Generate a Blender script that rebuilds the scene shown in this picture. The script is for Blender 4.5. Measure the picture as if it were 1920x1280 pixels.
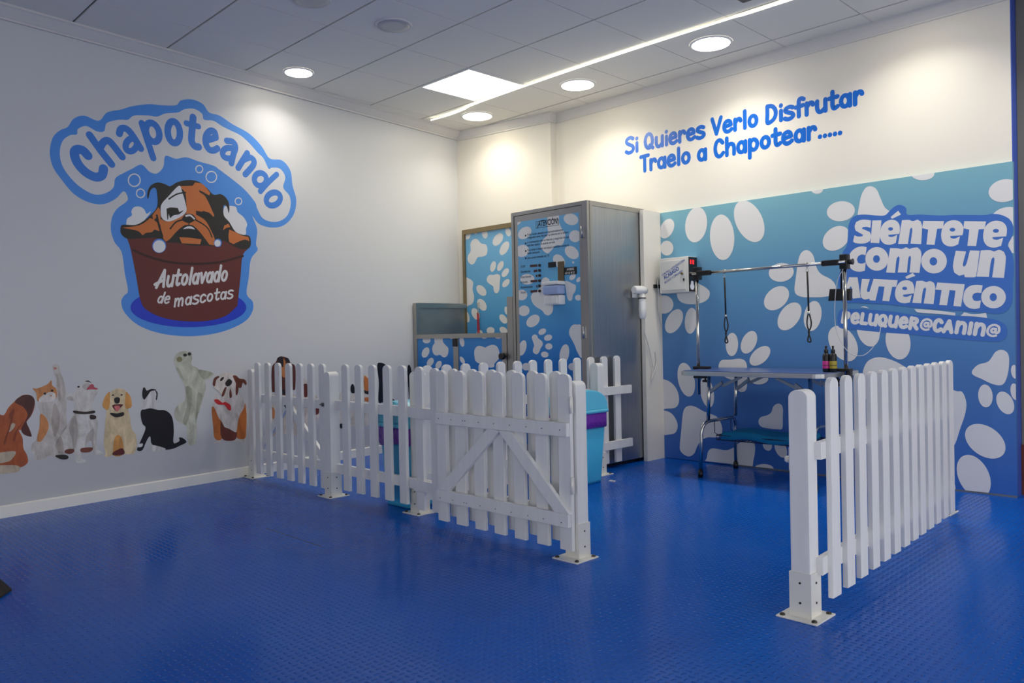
import bpy, bmesh, math, random
from mathutils import Vector, Matrix, Euler
for _o in list(bpy.data.objects): bpy.data.objects.remove(_o, do_unlink=True)
SC = bpy.context.scene
COL = SC.collection
random.seed(7)
# ------------------------------------------------------------------ camera
FPX = 1489.0
CAMP = Vector((3.440, -5.6, 1.013)); CAMR = Euler((1.563, 0.020, 0.790), 'XYZ')
cd = bpy.data.cameras.new('camera'); cam = bpy.data.objects.new('camera', cd); COL.objects.link(cam)
cam.location = CAMP; cam.rotation_euler = CAMR
cd.sensor_width = 36.0; cd.lens = 36.0 * FPX / 1920.0; cd.clip_start = 0.05
SC.camera = cam
CM = CAMR.to_matrix()
# ------------------------------------------------------------------ world: dim daylight entering through openings in the added walls
W = bpy.data.worlds.new('world'); SC.world = W; W.use_nodes = True
bg = W.node_tree.nodes['Background']; bg.inputs[0].default_value = (1.0, 0.985, 0.96, 1); bg.inputs[1].default_value = 1.55
SC.view_settings.view_transform = 'Standard'; SC.view_settings.look = 'None'
SC.view_settings.exposure = 0.52; SC.view_settings.gamma = 1.0; SC.view_settings.use_curve_mapping = False
L_DOWN, L_PANEL, L_STRIP = 10.5, 8.0, 3.2
H = 3.012                     # ceiling height
# ------------------------------------------------------------------ materials
def lin(c): return tuple(((v/255)/12.92 if v/255 <= .04045 else ((v/255+.055)/1.055)**2.4) for v in c)
MATS = {}
def mat(name, rgb, rough=.5, metal=0., bump=None, spec=.5, emit=0., coat=0., noise=None):
    if name in MATS: return MATS[name]
    m = bpy.data.materials.new(name); m.use_nodes = True; nt = m.node_tree; b = nt.nodes['Principled BSDF']
    c = lin(rgb) + (1,)
    b.inputs['Base Color'].default_value = c; b.inputs['Roughness'].default_value = rough; b.inputs['Metallic'].default_value = metal
    b.inputs['Specular IOR Level'].default_value = spec
    b.inputs['Coat Weight'].default_value = coat
    if emit: b.inputs['Emission Color'].default_value = c; b.inputs['Emission Strength'].default_value = emit
    if bump or noise:
        tc = nt.nodes.new('ShaderNodeTexCoord'); mp = nt.nodes.new('ShaderNodeMapping'); nz = nt.nodes.new('ShaderNodeTexNoise')
        nt.links.new(tc.outputs['Object'], mp.inputs[0]); nt.links.new(mp.outputs[0], nz.inputs['Vector'])
    if bump:
        sc, st, dist = bump
        mp.inputs['Scale'].default_value = sc; nz.inputs['Scale'].default_value = 1.0; nz.inputs['Detail'].default_value = 4
        bp = nt.nodes.new('ShaderNodeBump'); bp.inputs['Strength'].default_value = st; bp.inputs['Distance'].default_value = dist
        nt.links.new(nz.outputs['Fac'], bp.inputs['Height']); nt.links.new(bp.outputs[0], b.inputs['Normal'])
    if noise:
        if not bump: mp.inputs['Scale'].default_value = noise[1]; nz.inputs['Scale'].default_value = 1.0; nz.inputs['Detail'].default_value = 3
        cr = nt.nodes.new('ShaderNodeValToRGB'); cr.color_ramp.elements[0].position = .35; cr.color_ramp.elements[1].position = .7
        cr.color_ramp.elements[0].color = tuple(x*noise[0] for x in c[:3]) + (1,); cr.color_ramp.elements[1].color = c
        nt.links.new(nz.outputs['Fac'], cr.inputs[0]); nt.links.new(cr.outputs[0], b.inputs['Base Color'])
    MATS[name] = m; return m
def grad(name, stops, rough=.4, z0=0., z1=2.):
    m = bpy.data.materials.new(name); m.use_nodes = True; nt = m.node_tree; b = nt.nodes['Principled BSDF']
    g = nt.nodes.new('ShaderNodeNewGeometry'); s = nt.nodes.new('ShaderNodeSeparateXYZ'); r = nt.nodes.new('ShaderNodeMapRange'); cr = nt.nodes.new('ShaderNodeValToRGB')
    nt.links.new(g.outputs['Position'], s.inputs[0]); nt.links.new(s.outputs['Z'], r.inputs[0])
    r.inputs[1].default_value = z0; r.inputs[2].default_value = z1
    nt.links.new(r.outputs[0], cr.inputs[0]); nt.links.new(cr.outputs[0], b.inputs['Base Color'])
    els = cr.color_ramp.elements
    els[0].position, els[0].color = stops[0][0], lin(stops[0][1])+(1,); els[1].position, els[1].color = stops[-1][0], lin(stops[-1][1])+(1,)
    for p, c in stops[1:-1]: e = els.new(p); e.color = lin(c)+(1,)
    b.inputs['Roughness'].default_value = rough; MATS[name] = m; return m
M_wall = mat('wall_paint', (228, 224, 214), .55, bump=((60, 60, 60), .05, .002))

M_fence = mat('white_wood_paint', (226, 226, 226), .42, bump=((30, 30, 4), .12, .003), noise=(.93, (8, 8, 2)))
M_steel = mat('brushed_steel', (182, 184, 186), .36, 1., bump=((140, 140, 3), .03, .001), noise=(.86, (3, 3, 1.5)))
M_frame = mat('steel_frame', (176, 173, 166), .38, 1.)
M_chrome = mat('chrome', (200, 198, 192), .12, 1.)
M_alu = mat('aluminium_edge', (196, 198, 200), .35, .85)
M_black = mat('black_plastic', (22, 22, 24), .4)
M_white = mat('white_plastic', (232, 232, 230), .3)
M_crown = mat('cornice_white', (216, 213, 208), .5)
M_tile = mat('ceiling_tile', (232, 229, 220), .8, bump=((120, 120, 120), .1, .002))
M_bar = mat('ceiling_bar', (84, 82, 78), .6)
M_lamp = mat('lamp_glow', (255, 244, 218), .5, emit=L_DOWN)
M_lamp2 = mat('lamp_glow_strong', (255, 246, 230), .5, emit=L_DOWN*1.3)
M_panel = mat('panel_glow', (255, 248, 226), .5, emit=L_PANEL)
M_strip = mat('strip_glow', (255, 250, 225), .5, emit=L_STRIP)
M_off = mat('lamp_glass_off', (170, 172, 176), .35)
G_mural = grad('mural_blue', [(0, (46, 100, 184)), (.35, (74, 124, 186)), (.68, (92, 148, 192)), (1, (124, 178, 192))], .42, 0, 2.0)
G_booth = grad('booth_print_blue', [(0, (14, 104, 190)), (.40, (16, 118, 200)), (.62, (84, 164, 214)), (1, (120, 184, 224))], .3, 0, 2.0)
M_vinyl = grad('vinyl_print_ground', [(0, (192, 193, 196)), (.30, (190, 191, 194)), (.42, (208, 209, 211)), (1, (208, 209, 211))], .42, 0, 1.0)
# floor: blue rubber with raised lozenges
def floor_mat():
    m = bpy.data.materials.new('blue_studded_rubber'); m.use_nodes = True; nt = m.node_tree; b = nt.nodes['Principled BSDF']; N = nt.nodes.new
    tc = N('ShaderNodeNewGeometry'); sp = N('ShaderNodeSeparateXYZ'); nt.links.new(tc.outputs['Position'], sp.inputs[0])
    def mth(op, a, bb=None, cc=None):
        n = N('ShaderNodeMath'); n.operation = op
        for i, v in enumerate((a, bb, cc)):
            if v is None: continue
            if isinstance(v, (int, float)): n.inputs[i].default_value = v
            else: nt.links.new(v, n.inputs[i])
        return n.outputs[0]
    P = .027
    u = mth('DIVIDE', sp.outputs['X'], P); v = mth('DIVIDE', sp.outputs['Y'], P)
    fu = mth('SUBTRACT', mth('FRACT', u), .5); fv = mth('SUBTRACT', mth('FRACT', v), .5)
    par = mth('MODULO', mth('ABSOLUTE', mth('ADD', mth('FLOOR', u), mth('FLOOR', v))), 2.0)
    par = mth('GREATER_THAN', par, .5)
    a = mth('ADD', mth('MULTIPLY', par, mth('SUBTRACT', fu, fv)), fv)         # par ? fu : fv
    c = mth('ADD', mth('MULTIPLY', par, mth('SUBTRACT', fv, fu)), fu)
    d = mth('ADD', mth('POWER', mth('DIVIDE', mth('ABSOLUTE', a), .42), 2.0), mth('POWER', mth('DIVIDE', mth('ABSOLUTE', c), .22), 2.0))
    h = mth('MAXIMUM', mth('SUBTRACT', 1.0, d), 0.0)
    bp = N('ShaderNodeBump'); bp.inputs['Strength'].default_value = 1.0; bp.inputs['Distance'].default_value = .0026
    nt.links.new(h, bp.inputs['Height']); nt.links.new(bp.outputs[0], b.inputs['Normal'])
    nz = N('ShaderNodeTexNoise'); nz.inputs['Scale'].default_value = 1.7; nz.inputs['Detail'].default_value = 5; nt.links.new(tc.outputs['Position'], nz.inputs['Vector'])
    cr = N('ShaderNodeValToRGB'); cr.color_ramp.elements[0].color = lin((0, 76, 170))+(1,); cr.color_ramp.elements[1].color = lin((0, 90, 188))+(1,)
    seam = mth('MULTIPLY', mth('LESS_THAN', mth('ABSOLUTE', mth('ADD', sp.outputs['Y'], 3.548)), .0035), mth('LESS_THAN', mth('ABSOLUTE', mth('ADD', sp.outputs['X'], .26)), .28))
    mx = N('ShaderNodeMix'); mx.data_type = 'RGBA'; mx.inputs[7].default_value = lin((0, 22, 70))+(1,)
    nt.links.new(nz.outputs['Fac'], cr.inputs[0]); nt.links.new(seam, mx.inputs[0]); nt.links.new(cr.outputs[0], mx.inputs[6]); nt.links.new(mx.outputs[2], b.inputs['Base Color'])
    b.inputs['Roughness'].default_value = .17; b.inputs['Specular IOR Level'].default_value = .11
    return m
M_floor = floor_mat()
# ------------------------------------------------------------------ object helpers
def wloc(o):
    v = Vector((0, 0, 0))
    while o is not None: v = v + o.location; o = o.parent
    return v
def tag(o, label=None, cat=None, group=None, kind=None):
    for k, v in (('label', label), ('category', cat), ('group', group), ('kind', kind)):
        if v: o[k] = v
    return o
def thing(name, loc, label, cat, group=None):
    o = bpy.data.objects.new(name, None); COL.objects.link(o); o.location = loc; o.empty_display_size = .1
    return tag(o, label, cat, group)
class MB:
    def __init__(s): s.bm = bmesh.new()
    def box(s, a, b, bev=0.):
        x0, y0, z0 = (min(a[i], b[i]) for i in range(3)); x1, y1, z1 = (max(a[i], b[i]) for i in range(3))
        r = bmesh.ops.create_cube(s.bm, size=1.0)
        for v in r['verts']: v.co = Vector((x0+(v.co.x+.5)*(x1-x0), y0+(v.co.y+.5)*(y1-y0), z0+(v.co.z+.5)*(z1-z0)))
        if bev:
            es = list({e for v in r['verts'] for e in v.link_edges})
            bmesh.ops.bevel(s.bm, geom=es, offset=bev, segments=2, affect='EDGES', profile=.6)
        return s
    def prism(s, poly, axis, t0, t1, bev=0.):
        """poly: 2D points; axis 'x','y','z' extrude direction"""
        def P(p, t): return {'x': (t, p[0], p[1]), 'y': (p[0], t, p[1]), 'z': (p[0], p[1], t)}[axis]
        A = [s.bm.verts.new(P(p, t0)) for p in poly]; B = [s.bm.verts.new(P(p, t1)) for p in poly]
        n = len(poly); fs = [s.bm.faces.new(A), s.bm.faces.new(B[::-1])]
        for i in range(n): fs.append(s.bm.faces.new((A[i], B[i], B[(i+1) % n], A[(i+1) % n])))
        bmesh.ops.recalc_face_normals(s.bm, faces=fs)
        if bev:
            es = list({e for f in fs[:2] for e in f.edges}); bmesh.ops.bevel(s.bm, geom=es, offset=bev, segments=2, affect='EDGES', profile=.6)
        return s
    def hexa(s, c):   # 8 corners: bottom 4, top 4
        v = [s.bm.verts.new(p) for p in c]
        fs = [s.bm.faces.new([v[i] for i in q]) for q in ((3, 2, 1, 0), (4, 5, 6, 7), (0, 1, 5, 4), (1, 2, 6, 5), (2, 3, 7, 6), (3, 0, 4, 7))]
        bmesh.ops.recalc_face_normals(s.bm, faces=fs); return s
    def tube(s, pts, r, seg=12, closed=False, cap=True):
        pts = [Vector(p) for p in pts]; n = len(pts); rings = []; up = None
        rr = r if isinstance(r, (list, tuple)) else [r]*n
        for i, p in enumerate(pts):
            if closed: t = (pts[(i+1) % n]-pts[i-1])
            else: t = (pts[min(i+1, n-1)]-pts[max(i-1, 0)])
            t.normalize()
            if up is None:
                up = Vector((0, 0, 1)) if abs(t.z) < .9 else Vector((1, 0, 0))
            a = up - t*up.dot(t); a.normalize(); bvec = t.cross(a); up = a
            rings.append([s.bm.verts.new(p+(a*math.cos(2*math.pi*k/seg)+bvec*math.sin(2*math.pi*k/seg))*rr[i]) for k in range(seg)])
        m = n if closed else n-1
        for i in range(m):
            A, B = rings[i], rings[(i+1) % n]
            for k in range(seg):
                f = s.bm.faces.new((A[k], A[(k+1) % seg], B[(k+1) % seg], B[k])); f.smooth = True
        if cap and not closed: s.bm.faces.new(rings[0][::-1]); s.bm.faces.new(rings[-1])
        return s
    def lathe(s, prof, c, seg=24):
        rings = []
        for r, z in prof: rings.append([s.bm.verts.new((c[0]+r*math.cos(2*math.pi*k/seg), c[1]+r*math.sin(2*math.pi*k/seg), c[2]+z)) for k in range(seg)])
        for A, B in zip(rings, rings[1:]):
            for k in range(seg):
                f = s.bm.faces.new((A[k], A[(k+1) % seg], B[(k+1) % seg], B[k])); f.smooth = True
        s.bm.faces.new(rings[0][::-1]); s.bm.faces.new(rings[-1]); return s
    def build(s, name, m, parent=None, label=None):
        me = bpy.data.meshes.new(name); off = wloc(parent)
        bmesh.ops.translate(s.bm, verts=s.bm.verts, vec=-off)
        s.bm.to_mesh(me); s.bm.free(); me.materials.append(m)
        o = bpy.data.objects.new(name, me); COL.objects.link(o)
        if parent is not None: o.parent = parent
        if label: o['label'] = label
        return o
def arc(p0, p1, p2, n=6):     # quadratic bend
    p0, p1, p2 = Vector(p0), Vector(p1), Vector(p2)
    return [p0*(1-t)**2+p1*2*t*(1-t)+p2*t*t for t in [i/n for i in range(n+1)]]
# ------------------------------------------------------------------ planes, prints and lettering
class Plane:
    def __init__(s, p, u, n): s.p, s.u, s.n, s.v = Vector(p), Vector(u).normalized(), Vector(n).normalized(), Vector((0, 0, 1))
    def uv(s, px, py):
        d = CM @ Vector(((px-960)/FPX, -(py-640)/FPX, -1.0)); t = (s.p-CAMP).dot(s.n)/d.dot(s.n); q = CAMP+d*t-s.p
        return (q.dot(s.u), q.z)
    def xyz(s, u, v, lay=0): return s.p+s.u*u+s.v*v+s.n*(.0005+.0004*lay)
TH = -.119
PL_L = Plane((-2.333, -1.625, 0), (TH, 1, 0), (1, -TH, 0))     # long printed wall
PL_M = Plane((0, -.230, 0), (1, 0, 0), (0, -1, 0))              # paw mural board
PL_U = Plane((0, -.200, 0), (1, 0, 0), (0, -1, 0))              # painted wall above it
FR = -1.10
PL_F = Plane((0, FR, 0), (1, 0, 0), (0, -1, 0))                 # washing booth front
PL_B = Plane((0, -.48, 0), (1, 0, 0), (0, -1, 0))               # booth rear panel
def crop(ox, oy, s): return lambda p: (ox+p[0]/s, oy+p[1]/s)
def smooth(pts, n=5):
    k = len(pts); out = []
    for i in range(k):
        a, b, c, d = (Vector(pts[(i+j) % k]) for j in (-1, 0, 1, 2))
        for t in [j/n for j in range(n)]:
            out.append(tuple(.5*((2*b)+(c-a)*t+(2*a-5*b+4*c-d)*t*t+(3*b-a-3*c+d)*t**3)))
    return out
def smooth_c(pts, n=4, corner=.72):
    """rounds the curved runs of an outline and keeps its corners"""
    P = [Vector(p) for p in pts]; k = len(P); T = []
    for i in range(k):
        a, b = P[i]-P[i-1], P[(i+1) % k]-P[i]
        T.append(None if a.length < 1e-6 or b.length < 1e-6 or a.angle(b) > corner else (P[(i+1) % k]-P[i-1]).normalized())
    out = []
    for i in range(k):
        p, q = P[i], P[(i+1) % k]; L = (q-p).length; m0, m1 = T[i], T[(i+1) % k]
        m0 = (q-p) if m0 is None else m0*L; m1 = (q-p) if m1 is None else m1*L
        for j in range(n):
            t = j/n; out.append(tuple((2*t**3-3*t**2+1)*p+(t**3-2*t**2+t)*m0+(-2*t**3+3*t**2)*q+(t**3-t**2)*m1))
    return out
def smooth_open(pts, n=5):
    if len(pts) < 3: return pts
    P = [pts[0]]+list(pts)+[pts[-1]]; out = []
    for i in range(1, len(P)-2):
        a, b, c, d = (Vector(P[i+j]) for j in (-1, 0, 1, 2))
        for t in [j/n for j in range(n)]:
            out.append(tuple(.5*((2*b)+(c-a)*t+(2*a-5*b+4*c-d)*t*t+(3*b-a-3*c+d)*t**3)))
    return out+[tuple(pts[-1])]
def ell(cx, cy, a, b, deg=0, n=48):
    r = math.radians(deg); C, S = math.cos(r), math.sin(r)
    return [(cx+a*math.cos(t)*C-b*math.sin(t)*S, cy+a*math.cos(t)*S+b*math.sin(t)*C) for t in [2*math.pi*i/n for i in range(n)]]
def clip(poly, r):
    x0, y0, x1, y1 = r
    def cut(P, f, ip):
        out = []
        for i in range(len(P)):
            a, b = P[i-1], P[i]
            if f(b):
                if not f(a): out.append(ip(a, b))
                out.append(b)
            elif f(a): out.append(ip(a, b))
        return out
    def X(v): return lambda a, b: (v, a[1]+(b[1]-a[1])*(v-a[0])/(b[0]-a[0]))
    def Y(v): return lambda a, b: (a[0]+(b[0]-a[0])*(v-a[1])/(b[1]-a[1]), v)
    for f, ip in ((lambda p: p[0] >= x0, X(x0)), (lambda p: p[0] <= x1, X(x1)), (lambda p: p[1] >= y0, Y(y0)), (lambda p: p[1] <= y1, Y(y1))):
        if poly: poly = cut(poly, f, ip)
    return poly
class Ink:
    """flat shapes lying on a wall plane, collected into one mesh"""
    def __init__(s, pl): s.pl, s.bm, s.k = pl, bmesh.new(), 0
    def poly_uv(s, uv, lay=0, rect=None):
        if rect: uv = clip(uv, rect)
        q = []
        for p in uv:
            if not q or (abs(p[0]-q[-1][0])+abs(p[1]-q[-1][1])) > 1e-5: q.append(p)
        if len(q) > 2 and (abs(q[0][0]-q[-1][0])+abs(q[0][1]-q[-1][1])) < 1e-5: q.pop()
        if len(q) < 3: return s
        s.k += 1; lay = lay+(s.k % 40)*.018      # overlapping strokes must not be exactly coplanar
        f = s.bm.faces.new([s.bm.verts.new(s.pl.xyz(u, v, lay)) for u, v in q]); f.normal_update()
        if f.normal.dot(s.pl.n) < 0: f.normal_flip()
        return s
    def poly(s, pts, cr, lay=0, sm=True, rect=None):
        pts = smooth(pts) if sm else smooth_c(pts)
        return s.poly_uv([s.pl.uv(*cr(p)) for p in pts], lay, rect)
    def ell(s, e, cr, lay=0, rect=None): return s.poly_uv([s.pl.uv(*cr(p)) for p in ell(*e)], lay, rect)
    def stroke_uv(s, P, w, lay=0, closed=False, seg=12, butt=False):
        """one ribbon of width w with round ends; split where the line turns sharply"""
        Q = []
        for p in P:
            p = Vector((p[0], p[1]))
            if not Q or (p-Q[-1]).length > 2e-4: Q.append(p)
        if closed and len(Q) > 2 and (Q[0]-Q[-1]).length < 2e-4: Q.pop()
        h = w/2
        if len(Q) < 2:
            c = Q[0]; return s.poly_uv([(c.x+h*math.cos(2*math.pi*k/14), c.y+h*math.sin(2*math.pi*k/14)) for k in range(14)], lay)
        if not closed:
            for i in range(1, len(Q)-1):
                if (Q[i]-Q[i-1]).angle(Q[i+1]-Q[i]) > .8: s.stroke_uv(Q[:i+1], w, lay); return s.stroke_uv(Q[i:], w, lay)
        s.k += 1; lay = lay+(s.k % 60)*.012
        n = len(Q); Lf, Rt = [], []
        for i, p in enumerate(Q):
            d = (Q[(i+1) % n]-Q[i-1]) if closed else (Q[min(i+1, n-1)]-Q[max(i-1, 0)])
            d.normalize(); q = Vector((-d.y, d.x))*h; Lf.append(p+q); Rt.append(p-q)
        vl = [s.bm.verts.new(s.pl.xyz(p.x, p.y, lay)) for p in Lf]; vr = [s.bm.verts.new(s.pl.xyz(p.x, p.y, lay)) for p in Rt]
        fs = [s.bm.faces.new((vl[i], vr[i], vr[(i+1) % n], vl[(i+1) % n])) for i in range(n if closed else n-1)]
        if not closed and not butt:
            for c, A, B, i, j in ((Q[0], vl[0], vr[0], 0, 1), (Q[-1], vr[-1], vl[-1], -1, -2)):
                a0 = math.atan2(*(((Lf[i] if i == 0 else Rt[i])-c).yx)); m = [s.bm.verts.new(s.pl.xyz(c.x+h*math.cos(a0+math.pi*k/7), c.y+h*math.sin(a0+math.pi*k/7), lay)) for k in range(1, 7)]
                fs.append(s.bm.faces.new([A]+m+[B]))
        for f in fs:
            f.normal_update()
            if f.normal.dot(s.pl.n) < 0: f.normal_flip()
        return s
    def stroke(s, pts, cr, w, lay=0, closed=False, sm=True):
        if sm: pts = smooth(pts, 4) if closed else smooth_open(pts, 4)
        return s.stroke_uv([s.pl.uv(*cr(p)) for p in pts], w, lay, closed)
    def line(s, text, a, b, top, weight=.16, slant=0., lay=0, fixed=None):
        """hand lettering: a,b = baseline ends, top = cap height above a, all photo pixels"""
        A, B, T = (Vector(s.pl.uv(*p)) for p in (a, b, top))
        e = B-A; L = e.length; e.normalize(); nrm = Vector((-e.y, e.x)); h = abs((T-A).dot(nrm))
        tot = sum(FONT[c][0] for c in text); sx = L/tot; x = 0
        for c in text:
            wd, st = FONT[c]
            for ln in st:
                cl = ln[0] == 'o'; pts = ln[1:] if cl else ln
                P = [A+e*((x+p[0])*sx+slant*p[1]*h)+nrm*(p[1]*h) for p in pts]
                s.stroke_uv(P, weight*h*(.58 if c == '@' else 1), lay, cl, 10)
            x += wd
        return s
    def build(s, name, m, parent=None, label=None):
        me = bpy.data.meshes.new(name); bmesh.ops.translate(s.bm, verts=s.bm.verts, vec=-wloc(parent)); s.bm.to_mesh(me); s.bm.free(); me.materials.append(m)
        o = bpy.data.objects.new(name, me); COL.objects.link(o)
        if parent is not None: o.parent = parent
        if label: o['label'] = label
        return o
def E(cx, cy, rx, ry): return ['o']+[(cx+rx*math.cos(2*math.pi*i/16), cy+ry*math.sin(2*math.pi*i/16)) for i in range(16)]
def so(*p): return smooth_open(list(p), 4)
S_ = [(.46, .86), (.3, .95), (.1, .86), (.08, .68), (.25, .53), (.42, .42), (.48, .24), (.36, .08), (.18, .05), (.04, .14)]
FONT = {
 ' ': (.30, []), '.': (.2, [[(.1, .08), (.1, .09)]]),
 'S': (.58, [so(*S_)]), 's': (.48, [so(*[(x*.85, y*.68) for x, y in S_])]),
 'i': (.24, [[(.11, .06), (.11, .54)], [(.11, .80), (.11, .82)]]), 'l': (.24, [[(.11, .95), (.11, .06)]]),
 'Q': (.62, [E(.27, .5, .21, .42), [(.32, .24), (.5, .06)]]), 'o': (.54, [E(.25, .34, .17, .27)]),
 'u': (.54, [so((.08, .6), (.08, .25), (.15, .08), (.27, .07), (.41, .22)), [(.42, .62), (.42, .06)]]),
 'e': (.52, [[(.1, .35), (.4, .40)], so((.4, .40), (.36, .57), (.24, .64), (.1, .54), (.06, .3), (.14, .1), (.28, .06), (.43, .16))]),
 'r': (.44, [[(.08, .62), (.08, .06)], so((.09, .42), (.2, .6), (.31, .6), (.35, .5))]),
 'V': (.58, [[(.05, .92), (.26, .07), (.49, .92)]]), 'v': (.46, [[(.05, .62), (.2, .07), (.38, .62)]]),
 'D': (.58, [so((.08, .93), (.08, .5), (.08, .07), (.3, .13), (.44, .35), (.44, .65), (.3, .88), (.08, .93))]),
 'f': (.42, [so((.38, .88), (.27, .94), (.17, .82), (.17, .06)), [(.04, .54), (.35, .58)]]),
 't': (.44, [so((.17, .9), (.17, .55), (.17, .22), (.24, .08), (.37, .15)), [(.03, .60), (.37, .63)]]),
 'a': (.54, [E(.23, .33, .16, .27), [(.42, .6), (.42, .06)]]), 'd': (.54, [E(.22, .33, .16, .27), [(.41, .95), (.41, .06)]]),
 'T': (.52, [[(.03, .9), (.46, .93)], [(.25, .9), (.25, .06)]]),
 'C': (.56, [so((.44, .77), (.3, .94), (.14, .84), (.07, .5), (.14, .16), (.3, .06), (.46, .22))]),
 'c': (.48, [so((.4, .52), (.26, .63), (.1, .52), (.07, .33), (.12, .12), (.26, .06), (.42, .17))]),
 'h': (.54, [[(.08, .95), (.08, .06)], so((.08, .38), (.2, .6), (.34, .6), (.42, .44), (.42, .06))]),
 'n': (.54, [[(.08, .62), (.08, .06)], so((.08, .38), (.2, .6), (.34, .6), (.42, .44), (.42, .06))]),
 'm': (.72, [[(.07, .62), (.07, .06)], so((.07, .4), (.18, .6), (.28, .58), (.32, .4), (.32, .06)), so((.32, .4), (.43, .6), (.53, .58), (.57, .4), (.57, .06))]),
 'p': (.54, [[(.08, .62), (.08, -.3)], E(.26, .34, .17, .27)]),
 'A': (.66, [so((-.08, .22), (.1, .3), (.5, .42)), [(.05, .05), (.42, .95), (.52, .06)]]),
 # heavy capitals for the small sign line
 'P': (.62, [[(.12, .06), (.12, .92)], so((.12, .88), (.4, .86), (.46, .66), (.36, .46), (.14, .44))]),
 'L': (.52, [[(.12, .92), (.12, .12), (.44, .12)]]), 'U': (.66, [so((.12, .9), (.12, .4), (.2, .14), (.36, .12), (.5, .28)), [(.52, .9), (.52, .08)]]),
 'R': (.66, [[(.12, .06), (.12, .92)], so((.12, .88), (.4, .86), (.46, .68), (.36, .5), (.14, .46)), [(.28, .46), (.52, .08)]]),
 'E': (.62, [[(.16, .48), (.48, .54)], so((.48, .54), (.44, .76), (.3, .88), (.14, .74), (.1, .42), (.2, .14), (.36, .1), (.5, .2))]),
 'N': (.68, [[(.12, .9), (.12, .08)], so((.12, .56), (.26, .84), (.44, .84), (.54, .6), (.54, .08))]), 'I': (.34, [[(.16, .9), (.16, .08)]]),
 'H': (.68, [[(.08, .06), (.3, .92), (.52, .06)], [(.18, .34), (.44, .34)]]), # straight capital A
 '@': (.80, [so((.56, .12), (.36, .06), (.14, .2), (.08, .5), (.18, .8), (.4, .92), (.62, .8), (.68, .5), (.62, .34), (.52, .34), (.5, .62)), E(.38, .48, .11, .15)]),
}
def fur(rgb):
    nm = 'fur_%d_%d_%d' % tuple(rgb)
    if nm in MATS: return MATS[nm]
    m = bpy.data.materials.new(nm); m.use_nodes = True; nt = m.node_tree; b = nt.nodes['Principled BSDF']; N = nt.nodes.new
    tc = N('ShaderNodeTexCoord'); mp = N('ShaderNodeMapping'); mp.inputs['Scale'].default_value = (16, 16, 7); nz = N('ShaderNodeTexNoise'); nz.inputs['Scale'].default_value = 1.0; nz.inputs['Detail'].default_value = 7; nz.inputs['Roughness'].default_value = .62; nz.inputs['Distortion'].default_value = .6
    cr = N('ShaderNodeValToRGB'); c = lin(rgb); e = cr.color_ramp.elements
    e[0].position, e[0].color = .34, (c[0]*.70, c[1]*.67, c[2]*.63, 1); e[1].position, e[1].color = .62, (min(1, c[0]*1.12), min(1, c[1]*1.1), min(1, c[2]*1.08), 1)
    nt.links.new(tc.outputs['Object'], mp.inputs[0]); nt.links.new(mp.outputs[0], nz.inputs['Vector']); nt.links.new(nz.outputs['Fac'], cr.inputs[0]); nt.links.new(cr.outputs[0], b.inputs['Base Color'])
    b.inputs['Roughness'].default_value = .42; MATS[nm] = m; return m
def ink(rgb): return mat('print_%d_%d_%d' % tuple(rgb), rgb, .42)
PWHITE = (226, 226, 226)
# ================================================================== ROOM
def lwx(y): return -2.333+TH*(y+1.625)
YC = -.455; XC = lwx(YC)                       # inner corner
mb = MB()
mb.hexa([(lwx(-9), -9, 0), (XC, YC, 0), (XC-.25, YC+.03, 0), (lwx(-9)-.25, -9, 0), (lwx(-9), -9, H+.06), (XC, YC, H+.06), (XC-.25, YC+.03, H+.06), (lwx(-9)-.25, -9, H+.06)])
tag(mb.build('wall_left', M_vinyl), kind='structure')
mb = MB(); xr = -1.39
mb.prism([(XC-.25, YC), (XC, YC), (xr, -.275), (xr, -.20), (2.200, -.20), (2.200, -.10), (2.200, .0), (XC-.25, .0)], 'z', 0, H+.06)
tag(mb.build('wall_back', M_wall), kind='structure')
mb = MB(); mb.box((2.200, -.198, 0), (2.2045, -.0995, H)); tag(mb.build('trim_1', mat('wall_end_blue', (62, 92, 190), .4)), kind='structure')
mb = MB(); mb.box((2.206, -.10, 0), (4.3, .05, H+.06)); tag(mb.build('wall_beyond', mat('unlit_wall_grey', (120, 118, 108), .6)), kind='structure')  # dark grey base carries the dimness of this unlit wall
mb = MB(); mb.box((2.206, -.118, .0), (4.3, -.10, .30)); tag(mb.build('baseboard_beyond', mat('brown_tile', (112, 52, 36), .4, noise=(.7, (6, 6, 12)))), kind='structure')
mb = MB(); mb.box((-5, -10, -.05), (7, .6, 0)); tag(mb.build('floor', M_floor), kind='structure')
# unseen walls added to shape the daylight, headers over open front and side
mb = MB(); mb.box((-1.9, -9.2, 0), (.8, -9.0, H+.06)); mb.box((.8, -9.2, 2.15), (4.5, -9.0, H+.06)); tag(mb.build('wall_front_added', M_wall), kind='structure')
mb = MB(); mb.box((4.3, -9.0, 0), (4.5, -7.4, H+.06)); mb.box((4.3, -7.4, 2.15), (4.5, -.8, H+.06)); mb.box((4.3, -.8, 0), (4.5, .05, H+.06)); tag(mb.build('wall_right_added', M_wall), kind='structure')
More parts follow.
